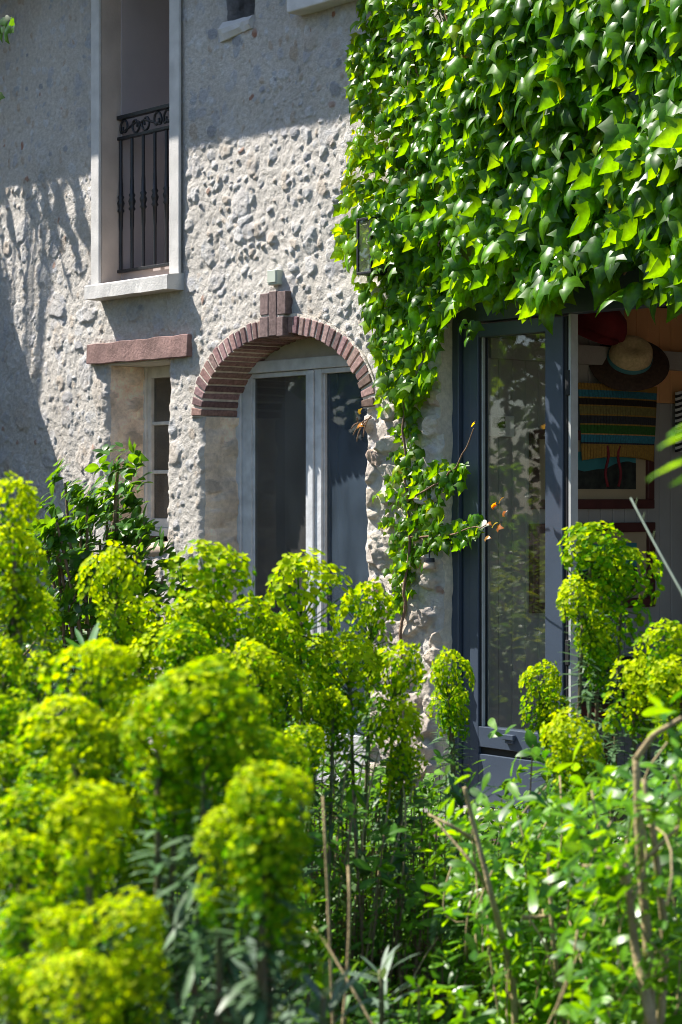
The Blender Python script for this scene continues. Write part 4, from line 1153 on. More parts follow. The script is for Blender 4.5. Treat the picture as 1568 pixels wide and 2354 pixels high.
# ================================================================== EUPHORBIAS
def head_mesh(seed, squash=1.0, yellow=.6):
    """flower head about 0.2 m wide, origin at its base centre: a domed top and a looser drooping skirt of cupped bracts in clusters"""
    rnd = random.Random(seed)
    R = .080; Hh = .135 * squash
    cup_r = 7
    Vs = []; Ts = []; Cs = []; off = 0
    ga = math.pi * (3 - math.sqrt(5)); NU = 42
    la = rnd.uniform(0, 6.28); lb = rnd.uniform(0, 6.28)
    centers = []
    for i in range(NU):
        f = (i + .5) / NU
        th = i * ga + rnd.uniform(-.3, .3)
        lobe = 1 + .28 * math.cos(th - la) + .18 * math.cos(2 * th - lb) + rnd.uniform(-.16, .16)
        if f < .54:                                   # dome
            c = 1 - f / .54 * 1.0; rr = math.sqrt(max(0, 1 - c * c)) ; zz = (c * .62 + .38) * Hh
            cn = nrm([rr * math.cos(th), rr * math.sin(th), c * .9 + .2])
        else:                                         # skirt of side shoots, thinning out downwards
            g = (f - .54) / .46; rr = rnd.uniform(.5, 1.12) * (1 - .45 * g); zz = Hh * (.42 - g * 1.25); c = -g
            cn = nrm([math.cos(th), math.sin(th), .35])
        centers.append((np.array([rr * math.cos(th) * R * lobe, rr * math.sin(th) * R * lobe, zz * (.9 + .2 * rnd.random())]), cn, c))
    for ci, (cp, cn, cc) in enumerate(centers):
        a = nrm(np.cross(cn, [0.3, 0.5, .8])); b = np.cross(cn, a)
        nc = rnd.choice((8, 10, 12)); ur = rnd.uniform(.026, .040)
        q0 = np.array([0, 0, max(-.02, cp[2] * .35 - .03)]); sd_ = nrm(np.cross(cp - q0, [.3, .2, .9])) * .0016; s2_ = nrm(np.cross(cp - q0, sd_)) * .0016
        Vs.append(np.array([q0 + sd_, q0 - sd_ * .5 + s2_, q0 - sd_ * .5 - s2_, cp + sd_, cp - sd_ * .5 + s2_, cp - sd_ * .5 - s2_]))
        for q in range(3): Ts += [(off + q, off + (q + 1) % 3, off + 3 + q), (off + (q + 1) % 3, off + 3 + (q + 1) % 3, off + 3 + q)]
        Cs.append(np.repeat([[.10, .22, .01]], 6, 0)); off += 6
        for k in range(nc):
            r = ur * math.sqrt((k + .4) / nc); t = k * ga + ci
            h = .018 * (1 - (r / ur) ** 2)
            p = cp + a * r * math.cos(t) + b * r * math.sin(t) + cn * (h + rnd.uniform(-.010, .006))
            n_ = nrm(cn + .9 * (a * math.cos(t) + b * math.sin(t)) * r / ur + np.array([rnd.gauss(0, .4), rnd.gauss(0, .4), rnd.gauss(0, .4) + .25]))
            x = nrm(np.cross(n_, [rnd.random(), .3, rnd.random()])); y = np.cross(n_, x)
            s = rnd.uniform(.0065, .0125)
            an = np.arange(cup_r) / cup_r * 2 * math.pi
            wv = 1 + .18 * np.cos(2 * an)
            ring = p + s * wv[:, None] * (np.cos(an)[:, None] * x + np.sin(an)[:, None] * y) + n_ * s * .45
            V = np.concatenate([[p], ring])
            Vs.append(V); Ts += [(off, off + 1 + q, off + 1 + (q + 1) % cup_r) for q in range(cup_r)]
            yl = np.clip(yellow - .26 + .34 * cc + rnd.gauss(0, .32), 0, 1)
            g = mixc((.045, .23, .001), (.50, .60, .002), yl) * rnd.uniform(.7, 1.2)
            ctr = mixc(g, (.55, .52, .004), .35)
            Cs.append(np.concatenate([[ctr], np.repeat([g], cup_r, 0)]))
            off += cup_r + 1
    V = np.concatenate(Vs); C = np.concatenate(Cs); C = np.concatenate([C, np.ones((len(C), 1))], 1)
    o = np_mesh('flower_head', V, [np.array(Ts)], M['bract'], None, True, {'tint': C})
    me = o.data; bpy.data.objects.remove(o); return me
HEADS = [head_mesh(s, q, y) for s, q, y in ((1, 1.0, .62), (2, 1.2, .70), (3, .9, .5), (4, 1.1, .85), (5, 1.25, .55), (6, 1.05, .38))]

# (u, v of the middle, width px, height px, distance m, variety)
PL = [
 # each entry: label, heads
 ('tall yellow flowering euphorbia at the left edge in front of the shaded wall', [(28, 1185, 120, 150, 4.0, 3), (50, 1300, 150, 170, 4.1, 3), (20, 1400, 130, 160, 4.0, 0), (110, 1430, 95, 110, 4.4, 1)]),
 ('euphorbia with a yellowing flower head opened sideways below the small window', [(268, 1350, 135, 150, 4.7, 3), (330, 1470, 140, 150, 4.8, 1)]),
 ('euphorbia with a broad flower head standing before the left side of the arched door', [(482, 1340, 185, 170, 4.8, 0), (455, 1435, 150, 140, 4.7, 2), (560, 1455, 130, 150, 4.9, 0), (390, 1530, 140, 130, 4.6, 1)]),
 ('euphorbia with a rounded flower head in front of the middle stile of the arched door', [(690, 1385, 165, 160, 5.1, 1), (640, 1490, 130, 150, 5.0, 2), (650, 1620, 130, 150, 4.9, 1)]),
 ('broad three headed euphorbia before the foot of the rough stone pier', [(852, 1420, 135, 150, 5.4, 0), (800, 1545, 165, 120, 5.1, 1), (900, 1560, 130, 150, 5.2, 0), (925, 1685, 100, 130, 5.0, 3), (915, 1770, 90, 90, 5.1, 1)]),
 ('euphorbia with one narrow flower head touching the edge of the pier and door frame', [(1030, 1562, 105, 120, 5.9, 0), (1045, 1620, 80, 80, 6.0, 2)]),
 ('euphorbia with one flower head in front of the door glass bottom corner', [(1245, 1582, 100, 110, 5.7, 0), (1270, 1640, 95, 90, 5.7, 2)]),
 ('tallest euphorbia on the right, nodding green heads before the framed pictures', [(1365, 1268, 140, 115, 5.2, 5), (1425, 1335, 140, 150, 5.25, 5), (1350, 1405, 115, 110, 5.1, 1), (1375, 1475, 95, 110, 5.15, 2)]),
 ('euphorbia with yellow green heads at the right edge before the dark bench', [(1445, 1570, 135, 110, 5.0, 3), (1535, 1495, 130, 130, 4.9, 2), (1545, 1600, 120, 120, 4.8, 1), (1490, 1610, 90, 90, 5.0, 0)]),
 ('euphorbia with a yellow head below the drain cover of the garden door', [(1300, 1705, 115, 110, 4.7, 3), (1330, 1770, 110, 100, 4.7, 1)]),
 ('blurred yellow euphorbia low at the left between taller stems', [(215, 1580, 180, 150, 3.1, 1), (175, 1695, 185, 160, 3.0, 3), (240, 1760, 170, 150, 3.05, 1)]),
 ('large blurred euphorbia with a very broad green head left of centre', [(480, 1610, 270, 180, 2.75, 2), (370, 1690, 190, 190, 2.8, 0), (520, 1720, 200, 170, 2.8, 5), (400, 1790, 170, 130, 2.85, 2)]),
 ('large blurred euphorbia nearest the camera at bottom centre with a tall drooping head', [(615, 1850, 210, 170, 2.45, 0), (600, 1960, 220, 200, 2.45, 5), (650, 2050, 190, 190, 2.5, 0), (500, 1960, 140, 140, 2.5, 1)]),
 ('blurred euphorbia with golden heads at the lower left', [(205, 1900, 190, 170, 2.55, 3), (70, 1885, 160, 130, 2.9, 5), (60, 2010, 190, 180, 2.6, 0), (215, 1990, 150, 130, 2.6, 1)]),
 ('blurred euphorbia filling the bottom left corner with yellow green heads', [(110, 2180, 170, 150, 2.4, 1), (280, 2170, 190, 160, 2.35, 1), (190, 2270, 210, 150, 2.3, 3), (40, 2290, 160, 160, 2.35, 0), (310, 2290, 170, 150, 2.35, 1), (30, 2130, 150, 150, 2.5, 5)]),
 ('euphorbia with green heads crowded behind the golden heads at the lower left', [(140, 1810, 150, 140, 3.2, 5), (300, 1870, 150, 150, 3.1, 2), (20, 1780, 140, 140, 3.3, 2), (330, 2000, 130, 150, 3.0, 5), (130, 1960, 130, 120, 2.95, 3)]),
 ('euphorbia with green heads between the two large blurred ones left of centre', [(420, 1880, 150, 130, 3.1, 5), (300, 1640, 140, 130, 3.3, 0), (590, 1740, 150, 130, 3.1, 5), (560, 1650, 130, 120, 3.3, 2)]),
 ('euphorbia at the left edge with green heads above the lower left corner', [(10, 1540, 110, 130, 3.8, 0), (80, 1560, 100, 120, 3.9, 2), (20, 1660, 130, 130, 3.5, 5), (110, 1700, 110, 110, 3.6, 2)]),
 ('euphorbia with scattered small heads behind the broad green head left of centre', [(250, 1530, 110, 110, 4.2, 0), (420, 1500, 120, 120, 4.3, 5), (600, 1560, 120, 120, 4.3, 1), (520, 1550, 110, 110, 4.3, 0), (690, 1720, 110, 110, 4.5, 2), (770, 1640, 110, 100, 4.9, 0)]),
 ('small euphorbia half hidden between the broad heads at the middle of the bed', [(740, 1520, 110, 120, 5.3, 2), (715, 1640, 110, 110, 5.3, 0)]),
]
def add_whorl(Lv, c, ax, n, length, spread=.55, fall=.5, zone=.14, col=((.050, .115, .040), (.095, .17, .075))):
    a = nrm(np.cross(ax, [.3, .9, .1])); b = np.cross(ax, a)
    for k in range(n):
        f = random.random(); th = k * 2.4 + random.uniform(-.3, .3)
        out = a * math.cos(th) + b * math.sin(th)
        p = c - ax * (zone * f)
        d = nrm(out + ax * (spread - (spread + fall) * f) + rv(.12))
        n_ = nrm(ax + out * .2 - d * d.dot(ax))
        Lv.add(p, d, n_, length * random.uniform(.65, 1.15), mixc(col[0], col[1], random.random()) * random.uniform(.75, 1.2), random.uniform(.2, 1.1))

def euphorbias():
    for pi, (label, heads) in enumerate(PL):
        P = [pt(u, v + h * .33, d) for (u, v, w_, h, d, k) in heads]
        base = np.mean(P, 0); base[2] = 0.0
        base[:2] += DV[:2] * random.uniform(-.05, .15) + RV[:2] * random.uniform(-.08, .08)
        root = empty('euphorbia', tuple(base), label, 'euphorbia', 'flowering euphorbias in front of the house')
        Lv = Leaves('narrow', .15, .35, .2)
        for hi, ((u, v, w_, h, d, k), p) in enumerate(zip(heads, P)):
            s = (w_ / FP * d) / .190; sz = s * np.clip((h / w_) / .90, .75, 1.4)
            o = bpy.data.objects.new('flower_head', HEADS[k % len(HEADS)])
            lean = nrm(np.array([(p - base)[0] * .7, (p - base)[1] * .7, 1.0]) + rv(.2))
            q = Vector(lean).to_track_quat('Z', 'Y'); q = q @ Vector((0, 0, 1)).to_track_quat('Z', 'Y')
            o.rotation_mode = 'QUATERNION'
            from mathutils import Quaternion
            o.rotation_quaternion = q @ Quaternion((0, 0, 1), random.uniform(0, 6.28))
            o.scale = (s * random.uniform(.88, 1.12), s * random.uniform(.88, 1.12), sz); o.location = Vector(p - base)
            link(o, root)
            foot = base + np.array([random.uniform(-.09, .09), random.uniform(-.09, .09), -.03])
            ctrl = np.array([p[0] * .75 + foot[0] * .25, p[1] * .75 + foot[1] * .25, p[2] * .45])
            C_ = bez(foot, ctrl, p + lean * .03, 16)
            m = MB(); m.tube(C_, np.linspace(.0065, .0045, 16), 7); m.build('stem', M['stem_red'], root, True)
            ax = nrm(C_[-1] - C_[-4])
            add_whorl(Lv, p - ax * .03, ax, 60, .085 * min(1.15, max(.8, s)), .5, .75, .30)
            for j in range(26):
                i = random.randint(3, 13); add_whorl(Lv, C_[i], nrm(C_[i + 1] - C_[i - 1]), 3, .08, .3, .5, .06)
        Lv.build('leaves', M['eleaf'], root)
euphorbias()

# ================================================================== OTHER PLANTS
def branchy(root, paths, mat, r0=.012, name='branch', n=7):
    for pth, r in paths:
        m = MB(); P = np.array(pth)
        t = np.linspace(0, len(P) - 1, (len(P) - 1) * 6 + 1); i = np.clip(np.floor(t).astype(int), 0, len(P) - 2); f = (t - i)[:, None]
        C_ = P[i] * (1 - f) + P[i + 1] * f
        C_[1:-1] = (C_[:-2] + 2 * C_[1:-1] + C_[2:]) / 4
        m.tube(C_, np.linspace(r, r * .55, len(C_)), n); m.build(name, mat, root, True)

def rosette(Lv, c, ax, n, length, colA, colB, tilt=.35, curl=1.0):
    ax = nrm(ax); a = nrm(np.cross(ax, [.31, .9, .2])); b = np.cross(ax, a); ph = random.random() * 6.28
    for k in range(n):
        th = ph + k * 2.399; out = a * math.cos(th) + b * math.sin(th)
        d = nrm(out + ax * random.uniform(-.15, tilt * 2) + rv(.12)); n_ = nrm(ax * 1.0 - d * d.dot(ax) + rv(.15))
        Lv.add(c + rv(.006) - ax * random.random() * .03, d, n_, length * random.uniform(.65, 1.15), mixc(colA, colB, random.random()) * random.uniform(.75, 1.25), curl * random.uniform(.2, 1.3))

def left_shrub():
    c = pt(235, 1500, 8.6)
    base = np.array([c[0], min(c[1], -.5), 0.0])
    root = empty('broadleaf_shrub', tuple(base), 'green shrub with oval leaves growing under the small window against the wall', 'shrub')
    Lv = Leaves('oval', .15, .5, .3)
    tops = [(272, 1050), (245, 1120), (150, 1110), (290, 1190), (330, 1200), (115, 1160), (180, 1190), (230, 1240), (130, 1260), (280, 1290), (190, 1330), (110, 1330), (240, 1380), (340, 1300), (375, 1325), (320, 1380), (150, 1410), (360, 1400), (215, 1450), (300, 1440), (100, 1230), (200, 1140), (160, 1290), (255, 1320), (90, 1400), (130, 1200), (310, 1255), (205, 1300), (270, 1130)]
    paths = []
    cA, cB = (.030, .095, .012), (.065, .17, .018)
    for i, (u, v) in enumerate(tops):
        d = 8.5 + random.uniform(-.35, .35); p = pt(u, v, d); p[1] = min(p[1], -.12)
        mid = base * .45 + p * .55 + np.array([0, 0, .10]) + rv(.03); foot = base + np.array([random.uniform(-.12, .12), random.uniform(-.1, .1), -.02])
        C_ = bez(foot, mid, p, 12); paths.append((C_[::3].tolist() + [p.tolist()], .010 if i else .013))
        for k in range(4, 12):
            ax = nrm(C_[min(k + 1, 11)] - C_[k - 1])
            rosette(Lv, C_[k] + rv(.02), nrm(ax + np.array([-.3, -.5, .5])), 4 if k < 11 else 5, .070, cA, cB, .4, 1.2)
        for k in range(10):
            q = p + rv(.07) - np.array([0, 0, .05]); q[1] = min(q[1], -.06)
            rosette(Lv, q, nrm(np.array([-.3, -.5, .6]) + rv(.3)), 6, .070, cA, cB, .3, 1.2)
    Lv.build('foliage', M['gloss'], root)
    branchy(root, paths, M['bark'])
left_shrub()

def choisya():
    """glossy shrub of the right foreground: pale branches, leaves in fans of three"""
    cA, cB = (.018, .090, .003), (.115, .27, .005)
    specs = [
      ('glossy green shrub with tan upright branches in the right foreground', 3.3, [
        ([(1500, 2500), (1492, 2200), (1470, 1950), (1462, 1740)], .0105), ([(1510, 2500), (1530, 2150), (1500, 1900), (1480, 1790)], .008), ([(1462, 2000), (1500, 1960), (1560, 1900)], .005), ([(1500, 2360), (1460, 2180), (1438, 1985)], .010), ([(1462, 1745), (1500, 1690), (1568, 1650)], .006), ([(1440, 2020), (1400, 1995), (1340, 1990)], .004)],
        (1290, 1640, 1640, 2400), 185, .053),
      ('glossy green shrub with brown leaning branches in front of the garden door', 3.9, [
        ([(1190, 2500), (1180, 2250), (1130, 2060), (1090, 1900), (1068, 1810)], .0075), ([(1140, 2080), (1090, 1990), (1000, 1885)], .0045), ([(1090, 1930), (1040, 1900), (985, 1872)], .0045), ([(1300, 2400), (1270, 2150), (1260, 1960)], .006), ([(1200, 2110), (1280, 2105), (1370, 2120)], .005)],
        (1040, 1760, 1330, 2400), 200, .050),
    ]
    for (label, dep, br, (u0, v0, u1, v1), nclu, ll) in specs:
        b0 = pt(0.5 * (u0 + u1), 2400, dep); base = np.array([b0[0], b0[1], 0.0])
        root = empty('glossy_shrub', tuple(base), label, 'shrub', 'glossy shrubs in the right foreground')
        Lv = Leaves('obovate', .14, .4, .4); Lv.V[:, 0] *= .85
        paths = []
        for pth, r in br:
            P = [pt(u, v, dep - .12 + .12 * random.random()) for (u, v) in pth]
            paths.append((P, r))
        branchy(root, paths, M['tan'])
        tw = MB()
        for i in range(nclu):
            u = random.uniform(u0, u1); v = v0 + (v1 - v0) * random.random() ** .8
            if u < 1225 and v < 1840: v = 1840 + random.random() * 250
            top = 1700 + 110 * math.sin(u * .013)
            if v < v0 + 130 and random.random() < .5: v += random.uniform(60, 300)
            p = pt(u, v, dep + random.uniform(-.12, 1.1))
            ax = nrm(np.array([-.25, -.35, .85]) + rv(.28))
            for q in range(3):
                c2 = p + rv(.028)
                rosette(Lv, c2, nrm(ax + rv(.35)), random.choice((3, 3, 5)), ll * random.uniform(.8, 1.15), cA, cB, .35, .9)
            e = p - np.array([0, 0, 1]) * random.uniform(.15, .3) + rv(.05)
            if i % 3 == 0: tw.tube(bez(p, (p + e) / 2 + rv(.04), e, 6), .002, 5)
        Lv.build('foliage', M['gloss'], root); tw.build('fine_twigs', M['tan'], root, True)
choisya()

def grey_shoots():
    """leafy flowerless euphorbia shoots low in the bed"""
    L_ = [(('leafy grey green euphorbia shoot without flowers at the bottom centre'), (875, 2230, 3.6), 44, .082), ('blurred grey leafy euphorbia shoot under the drooping head at bottom centre', (610, 2260, 2.6), 46, .10), ('dark green narrow leaved shoot below the yellowing head on the left', (195, 1490, 4.6), 40, .12), ('grey leafy shoot at the bottom centre beside the tan stems', (745, 2290, 3.0), 36, .09), ('leafy green shoot low in front of the pier foot', (1060, 1830, 5.0), 40, .10)]
    for label, (u, v, d), n, ll in L_:
        p = pt(u, v, d); base = np.array([p[0], p[1], 0]) + np.array([random.uniform(-.05, .05), random.uniform(-.05, .05), 0])
        root = empty('leafy_shoot', tuple(base), label, 'shoot')
        Lv = Leaves('narrow', .15, .3, .2); Lv.V[:, 0] *= .855
        C_ = bez(base, (base + p) / 2 + rv(.02), p, 10)
        m = MB(); m.tube(C_, np.linspace(.007, .005, 10), 6); m.build('stem', M['stem_red'], root, True)
        col = ((.045, .13, .035), (.07, .19, .05)) if 'green' in label and 'grey' not in label else ((.085, .135, .085), (.14, .20, .14))
        add_whorl(Lv, p, nrm([-.1, -.15, 1]), n, ll, .9, .45, .16, col)
        for i in range(3, 9): add_whorl(Lv, C_[i], np.array([0, 0, 1.0]), 5, ll * .8, .2, .5, .06, col)
        Lv.build('leaves', M['eleaf'], root)
grey_shoots()

def bare_stems():
    """old brown stems in the middle of the bed"""
    groups = [('clump of bare brown stems under the three headed euphorbia', [(800, 1740, 780, 1900), (835, 1750, 800, 1910), (870, 1730, 850, 1905), (900, 1790, 880, 1890), (925, 1800, 905, 1940), (950, 1810, 915, 1900)], 5.0),
              ('clump of pale dry stems at the bottom centre of the picture', [(742, 1830, 760, 2354), (800, 1990, 750, 2300), (720, 2130, 790, 2200)], 3.4)]
    for label, st, d in groups:
        b = pt(st[0][2], 2000, d); base = np.array([b[0], b[1], 0.0])
        root = empty('dry_stems', tuple(base), label, 'stems')
        for (u0, v0, u1, v1) in st:
            a = pt(u0, v0, d); c = pt(u1, v1, d - .05); 
            e = c + (c - a) / (abs(c[2] - a[2]) + .05) * max(0, c[2] + .02)
            e[2] = -.03 if c[2] > 0.05 else c[2]
            m = MB(); m.tube(bez(a, c + rv(.035), e, 12), np.linspace(.002, .0035, 12), 6); m.build('stem', M['tan'], root, True)
bare_stems()

def undergrowth():
    Lv = Leaves('obovate', .12, .4, .3); L2 = Leaves('oval', .15, .4, .3); tw = MB()
    n = 0
    while n < 6900:
        d = random.uniform(3.0, 9.0); u = random.uniform(-120, 1700)
        p = pt(u, HZ, d); 
        if p[1] > -.25: continue
        hmax = .80 if d < 6.3 else .50
        if d < 4.4: hmax = .68
        if u > 1000 and d > 5.6: hmax = .30
        clump = vnoise(np.array([p[0]]), np.array([p[1]]), .5, 3)[0]
        z = hmax * random.random() ** .8 * (.45 + .9 * clump)
        if n > 5000:
            d = random.uniform(4.7, 6.3); u = random.uniform(640, 1020)
            if n > 5700: d = random.uniform(3.1, 4.7); u = random.uniform(680, 1100)
            p = pt(u, HZ, d); z = (.30 if n < 5700 else .05) + (.42 if n < 5700 else .46) * random.random() * (.5 + vnoise(np.array([p[0]]), np.array([p[1]]), .3, 4)[0])
        p[2] = z; n += 1
        t = vnoise(np.array([p[0]]), np.array([p[1]]), .35, 6)[0] + (.25 if n > 5000 else 0)
        cA, cB = ((.035, .13, .004), (.11, .26, .006)) if t > .34 else ((.045, .11, .025), (.085, .18, .04))
        (Lv if t > .5 else L2)
        rosette(Lv if t > .5 else L2, p, nrm(np.array([-.25, -.3, .8]) + rv(.4)), 5, random.uniform(.035, .065) * (.62 if n > 5000 else 1), cA, cB, .4, 1.0)
        if random.random() < .45: tw.tube([p, p * [1, 1, .5] + rv(.02), [p[0] + random.gauss(0, .03), p[1] + random.gauss(0, .03), -.02]], .0025, 4)
    W1, Q1, T1, C1 = Lv.data(); W2, Q2, T2, C2 = L2.data()
    k = len(W1)
    o = np_mesh('undergrowth', np.concatenate([W1, W2]), [np.concatenate([Q1, Q2 + k]), np.concatenate([T1, T2 + k])], M['matte'], None, True, {'tint': np.concatenate([C1, C2])})
    tag(o, kind='stuff')
    o = tw.build('twig_litter', M['bark'], None); tag(o, kind='stuff')
undergrowth()

def stalk_and_leaf():
    # long bare flower stalk leaning in from the right
    a = pt(1450, 1145, 4.2); b = pt(1568, 1362, 4.0); c = pt(1720, 1700, 3.8); e = np.array([c[0] + .05, c[1], -.02])
    root = empty('flower_stalk', tuple(e), 'long thin grey green stalk leaning up in front of the board wall', 'stalk')
    m = MB(); P = np.concatenate([bez(e, c, b, 10)[:-1], bez(b, (a + b) / 2 + np.array([0, 0, -.006]), a, 8)]); m.tube(P, np.linspace(.0042, .0022, len(P)), 6); m.build('stem', M['frame_blue'] if False else simple('stalk_green', (.11, .15, .11), .6, .2, 20), root, True)
    Lv = Leaves('narrow', .1, .2, .1)
    for f in (.1, .25, .45): Lv.add(a * (1 - f) + b * f, np.array([.1, 0, 1.0]), np.array([-.5, -.7, .3]), .02, (.14, .2, .1)); 
    Lv.build('bud', M['eleaf'], root)
    # out of focus twig close to the lens
    base = pt(1760, 1500, 2.0)
    root = empty('garden_twig', (base[0], base[1], 0), 'very blurred bright green leafy twig poking in at the right edge', 'twig')
    tip = pt(1600, 1010, 2.0)
    m = MB(); m.tube(bez((base[0], base[1], -.02), base, tip, 10), np.linspace(.006, .003, 10), 6); m.build('stem', M['tan'], root, True)
    Lv = Leaves('oval', .1, .25, .3)
    for (u0, v0, u1, v1, s, k) in ((1600, 1050, 1478, 1082, .062, 1), (1610, 985, 1505, 1010, .055, 1), (1600, 1090, 1540, 1095, .05, .6), (1610, 960, 1530, 985, .05, .8), (1600, 1030, 1660, 1000, .05, 1)):
        p = pt(u0, v0, 2.0); q = pt(u1, v1, 1.95)
        Lv.add(p, q - p, nrm([-.35, -.5, .7]), np.linalg.norm(q - p), mixc((.07, .2, .012), (.11, .27, .015), k))
    Lv.build('leaves', M['gloss'], root)
    # spray of leaves at the top left corner
    p = pt(10, 60, 9.6); base = pt(-150, 60, 9.3)
    root = empty('hanging_branch', tuple(base), 'dark leaf spray hanging in at the top left corner', 'branch')
    m = MB(); m.tube(bez(base, (base + p) / 2 + np.array([0, 0, .12]), p, 8), .006, 6); m.build('stem', M['bark'], root, True)
    Lv = Leaves('vine', .1, .5, .4)
    for (du, dv) in ((0, -15), (18, -12), (10, 5), (-6, 8), (22, 4), (-15, -5), (2, 18), (-14, 160), (-18, 190), (-60, 20), (-50, -20)):
        Lv.add(pt(10 + du, 55 + dv, 9.5 + random.uniform(-.1, .1)), np.array([random.gauss(0, .5), -.3, -1]), nrm(np.array([-.2, -.8, .4]) + rv(.3)), .07, (.02, .07, .01))
    Lv.build('leaves', M['ivy'], root)
stalk_and_leaf()

def slabs():
    for k, (u, v, d, label) in enumerate(((430, 2050, 6.9, 'pale stone edging slab glimpsed between the lower left stems'), (470, 2085, 6.5, 'second pale edging slab, in front of the first'))):
        p = pt(u, v, d); z = .06
        m = MB(); a = nrm([RV[0], RV[1], 0]); b = nrm([DV[0], DV[1], 0])
        V = []
        for zz in (-.02, .075):
            for (s, t) in ((-.32, -.09), (.32, -.09), (.32, .09), (-.32, .09)):
                q = p + a * s + b * t; V.append((q[0], q[1], zz))
        m.hexa(V); o = m.build('edging_slab', M['paving'], None, bevel=.01, org=np.array([p[0], p[1], 0.0])); tag(o, label, 'slab', 'stone edging slabs in the bed')
slabs()

# ================================================================== the garden around: what shades the wall and shows in the glass
def garden_wall():
    """lean-to wing left of the picture whose sloping top shades the lower left of the facade"""
    x = wx(0) - .22; zt = wz(0, 640) + .42
    m = MB()
    m.hexa([(x - .5, .05, -.1), (x, .05, -.1), (x, -4.0, -.1), (x - .5, -4.0, -.1), (x - .5, .05, zt), (x, .05, zt), (x, -4.0, zt - 2.0), (x - .5, -4.0, zt - 2.0)])
    o = m.build('garden_wall', M['plain_render'], None, org=np.array([x, 0, 0])); tag(o, 'rendered garden wall with a sloping top running out from the house, left of the view', 'wall')
garden_wall()

def tree(x, y, h, rad_, label, cl, seed, n=2600, low=.25):
    rnd = random.Random(seed)
    root = empty('garden_tree', (x, y, 0), label, 'tree', 'trees round the garden')
    m = MB(); m.tube([(x, y, -.1), (x + .1, y, h * .3), (x, y + .1, h * .65), (x, y, h * .9)], [.16, .12, .08, .03], 9)
    for k in range(9):
        a = rnd.random() * 6.28; z = h * rnd.uniform(low, .75); L_ = rad_ * rnd.uniform(.6, .95)
        m.tube(bez((x, y, z), (x + math.cos(a) * L_ * .5, y + math.sin(a) * L_ * .5, z + .2), (x + math.cos(a) * L_, y + math.sin(a) * L_, z + L_ * .4), 7), np.linspace(.05, .015, 7), 6)
    m.build('trunk', M['bark'], root, True)
    Lv = Leaves('oval', .1, .4, .3)
    cl_ = []
    for k in range(46):
        a = rnd.random() * 6.28; zz = low + (1 - low) * rnd.random(); r = rad_ * math.sqrt(rnd.random()) * math.sin(math.pi * min(1, .15 + .85 * (zz - low) / (1 - low + .01)) ) ** .5
        cl_.append((x + math.cos(a) * r, y + math.sin(a) * r, h * zz))
    for k in range(n):
        c = np.array(rnd.choice(cl_)) + np.array([rnd.gauss(0, 1) for _ in range(3)]) * rad_ * .17
        Lv.add(c, np.array([rnd.gauss(0, 1), rnd.gauss(0, 1), -.5]), nrm(np.array([rnd.gauss(0, .6), rnd.gauss(0, .6), 1])), rnd.uniform(.10, .19), mixc((.035, .09, .015), cl, rnd.random()), 1.0)
    Lv.build('crown', M['matte'], root)
tree(-7.2, -8.2, 6.0, 2.2, 'broad green tree across the garden, left of the view', (.08, .17, .03), 1, 3000, .12)
tree(-4.2, -7.6, 4.2, 1.7, 'rounded lower tree across the garden beside the broad one', (.10, .19, .04), 2, 2400, .10)
tree(-10.5, -6.0, 7.0, 2.4, 'tall tree at the far left end of the garden', (.06, .14, .03), 3, 2400, .12)
tree(-9.0, -12.5, 8.0, 2.8, 'tallest tree at the back of the garden', (.07, .15, .03), 4, 2400, .15)
tree(-3.5, -12.5, 6.5, 2.6, 'wide tree at the back of the garden beside the tallest one', (.07, .15, .03), 5, 2400, .12)

def hedge():
    A, B = np.array([-13.5, -2.5]), np.array([-4.2, -12.5]); n, m = 60, 22
    t, q = np.meshgrid(np.linspace(0, 1, n), np.linspace(0, 1, m), indexing='ij')
    nd = nrm(np.array([B[1] - A[1], -(B[0] - A[0])])); nd = -nd if nd[0] < 0 else nd
    hh = 7.6; prof = np.sin(np.pi * np.clip(q, 0, 1)) ** .5
    L0 = np.linalg.norm(B - A)
    bump_ = (fbm(t * L0, q * 9, 1.3, 2, 4)) * 1.1
    out = (1 - 2 * np.abs(q - .5) * 0 ) * (np.cos(np.pi * q)) * (.9 + bump_)
    z = prof * (hh + bump_ * 1.2)
    X = A[0] + (B[0] - A[0]) * t + nd[0] * out; Y = A[1] + (B[1] - A[1]) * t + nd[1] * out
    V = np.stack([X, Y, z], -1).reshape(-1, 3)
    i = (np.arange(n - 1)[:, None] * m + np.arange(m - 1)[None, :]); Q = np.stack([i, i + m, i + m + 1, i + 1], -1).reshape(-1, 4)
    org = np.array([*(0.5 * (A + B)), 0.0])
    root = empty('hedge', tuple(org), 'tall dense dark green hedge closing the far side of the garden', 'hedge')
    m_ = MB()
    for k in range(40):
        f = k / 39; c = A + (B - A) * f; m_.tube([(c[0], c[1], -.1), (c[0] + .1, c[1], 1.5), (c[0], c[1] + .1, 4.2)], [.05, .04, .015], 6)
    m_.build('trunks', M['bark'], root, True)
    Lv = Leaves('oval', .1, .4, .3); rnd = random.Random(9)
    for k in range(19000):
        p = V[rnd.randrange(len(V))] + np.array([rnd.gauss(0, .14), rnd.gauss(0, .14), rnd.gauss(0, .14)])
        if p[2] < .05: p[2] = .05 + rnd.random() * .3
        Lv.add(p, np.array([rnd.gauss(0, 1), rnd.gauss(0, 1), -.4]), nrm(np.array([nd[0] + rnd.gauss(0, .5), nd[1] + rnd.gauss(0, .5), .7])), rnd.uniform(.13, .25), mixc((.05, .13, .008), (.15, .27, .02), rnd.random()))
    Lv.build('foliage', M['matte'], root)
hedge()

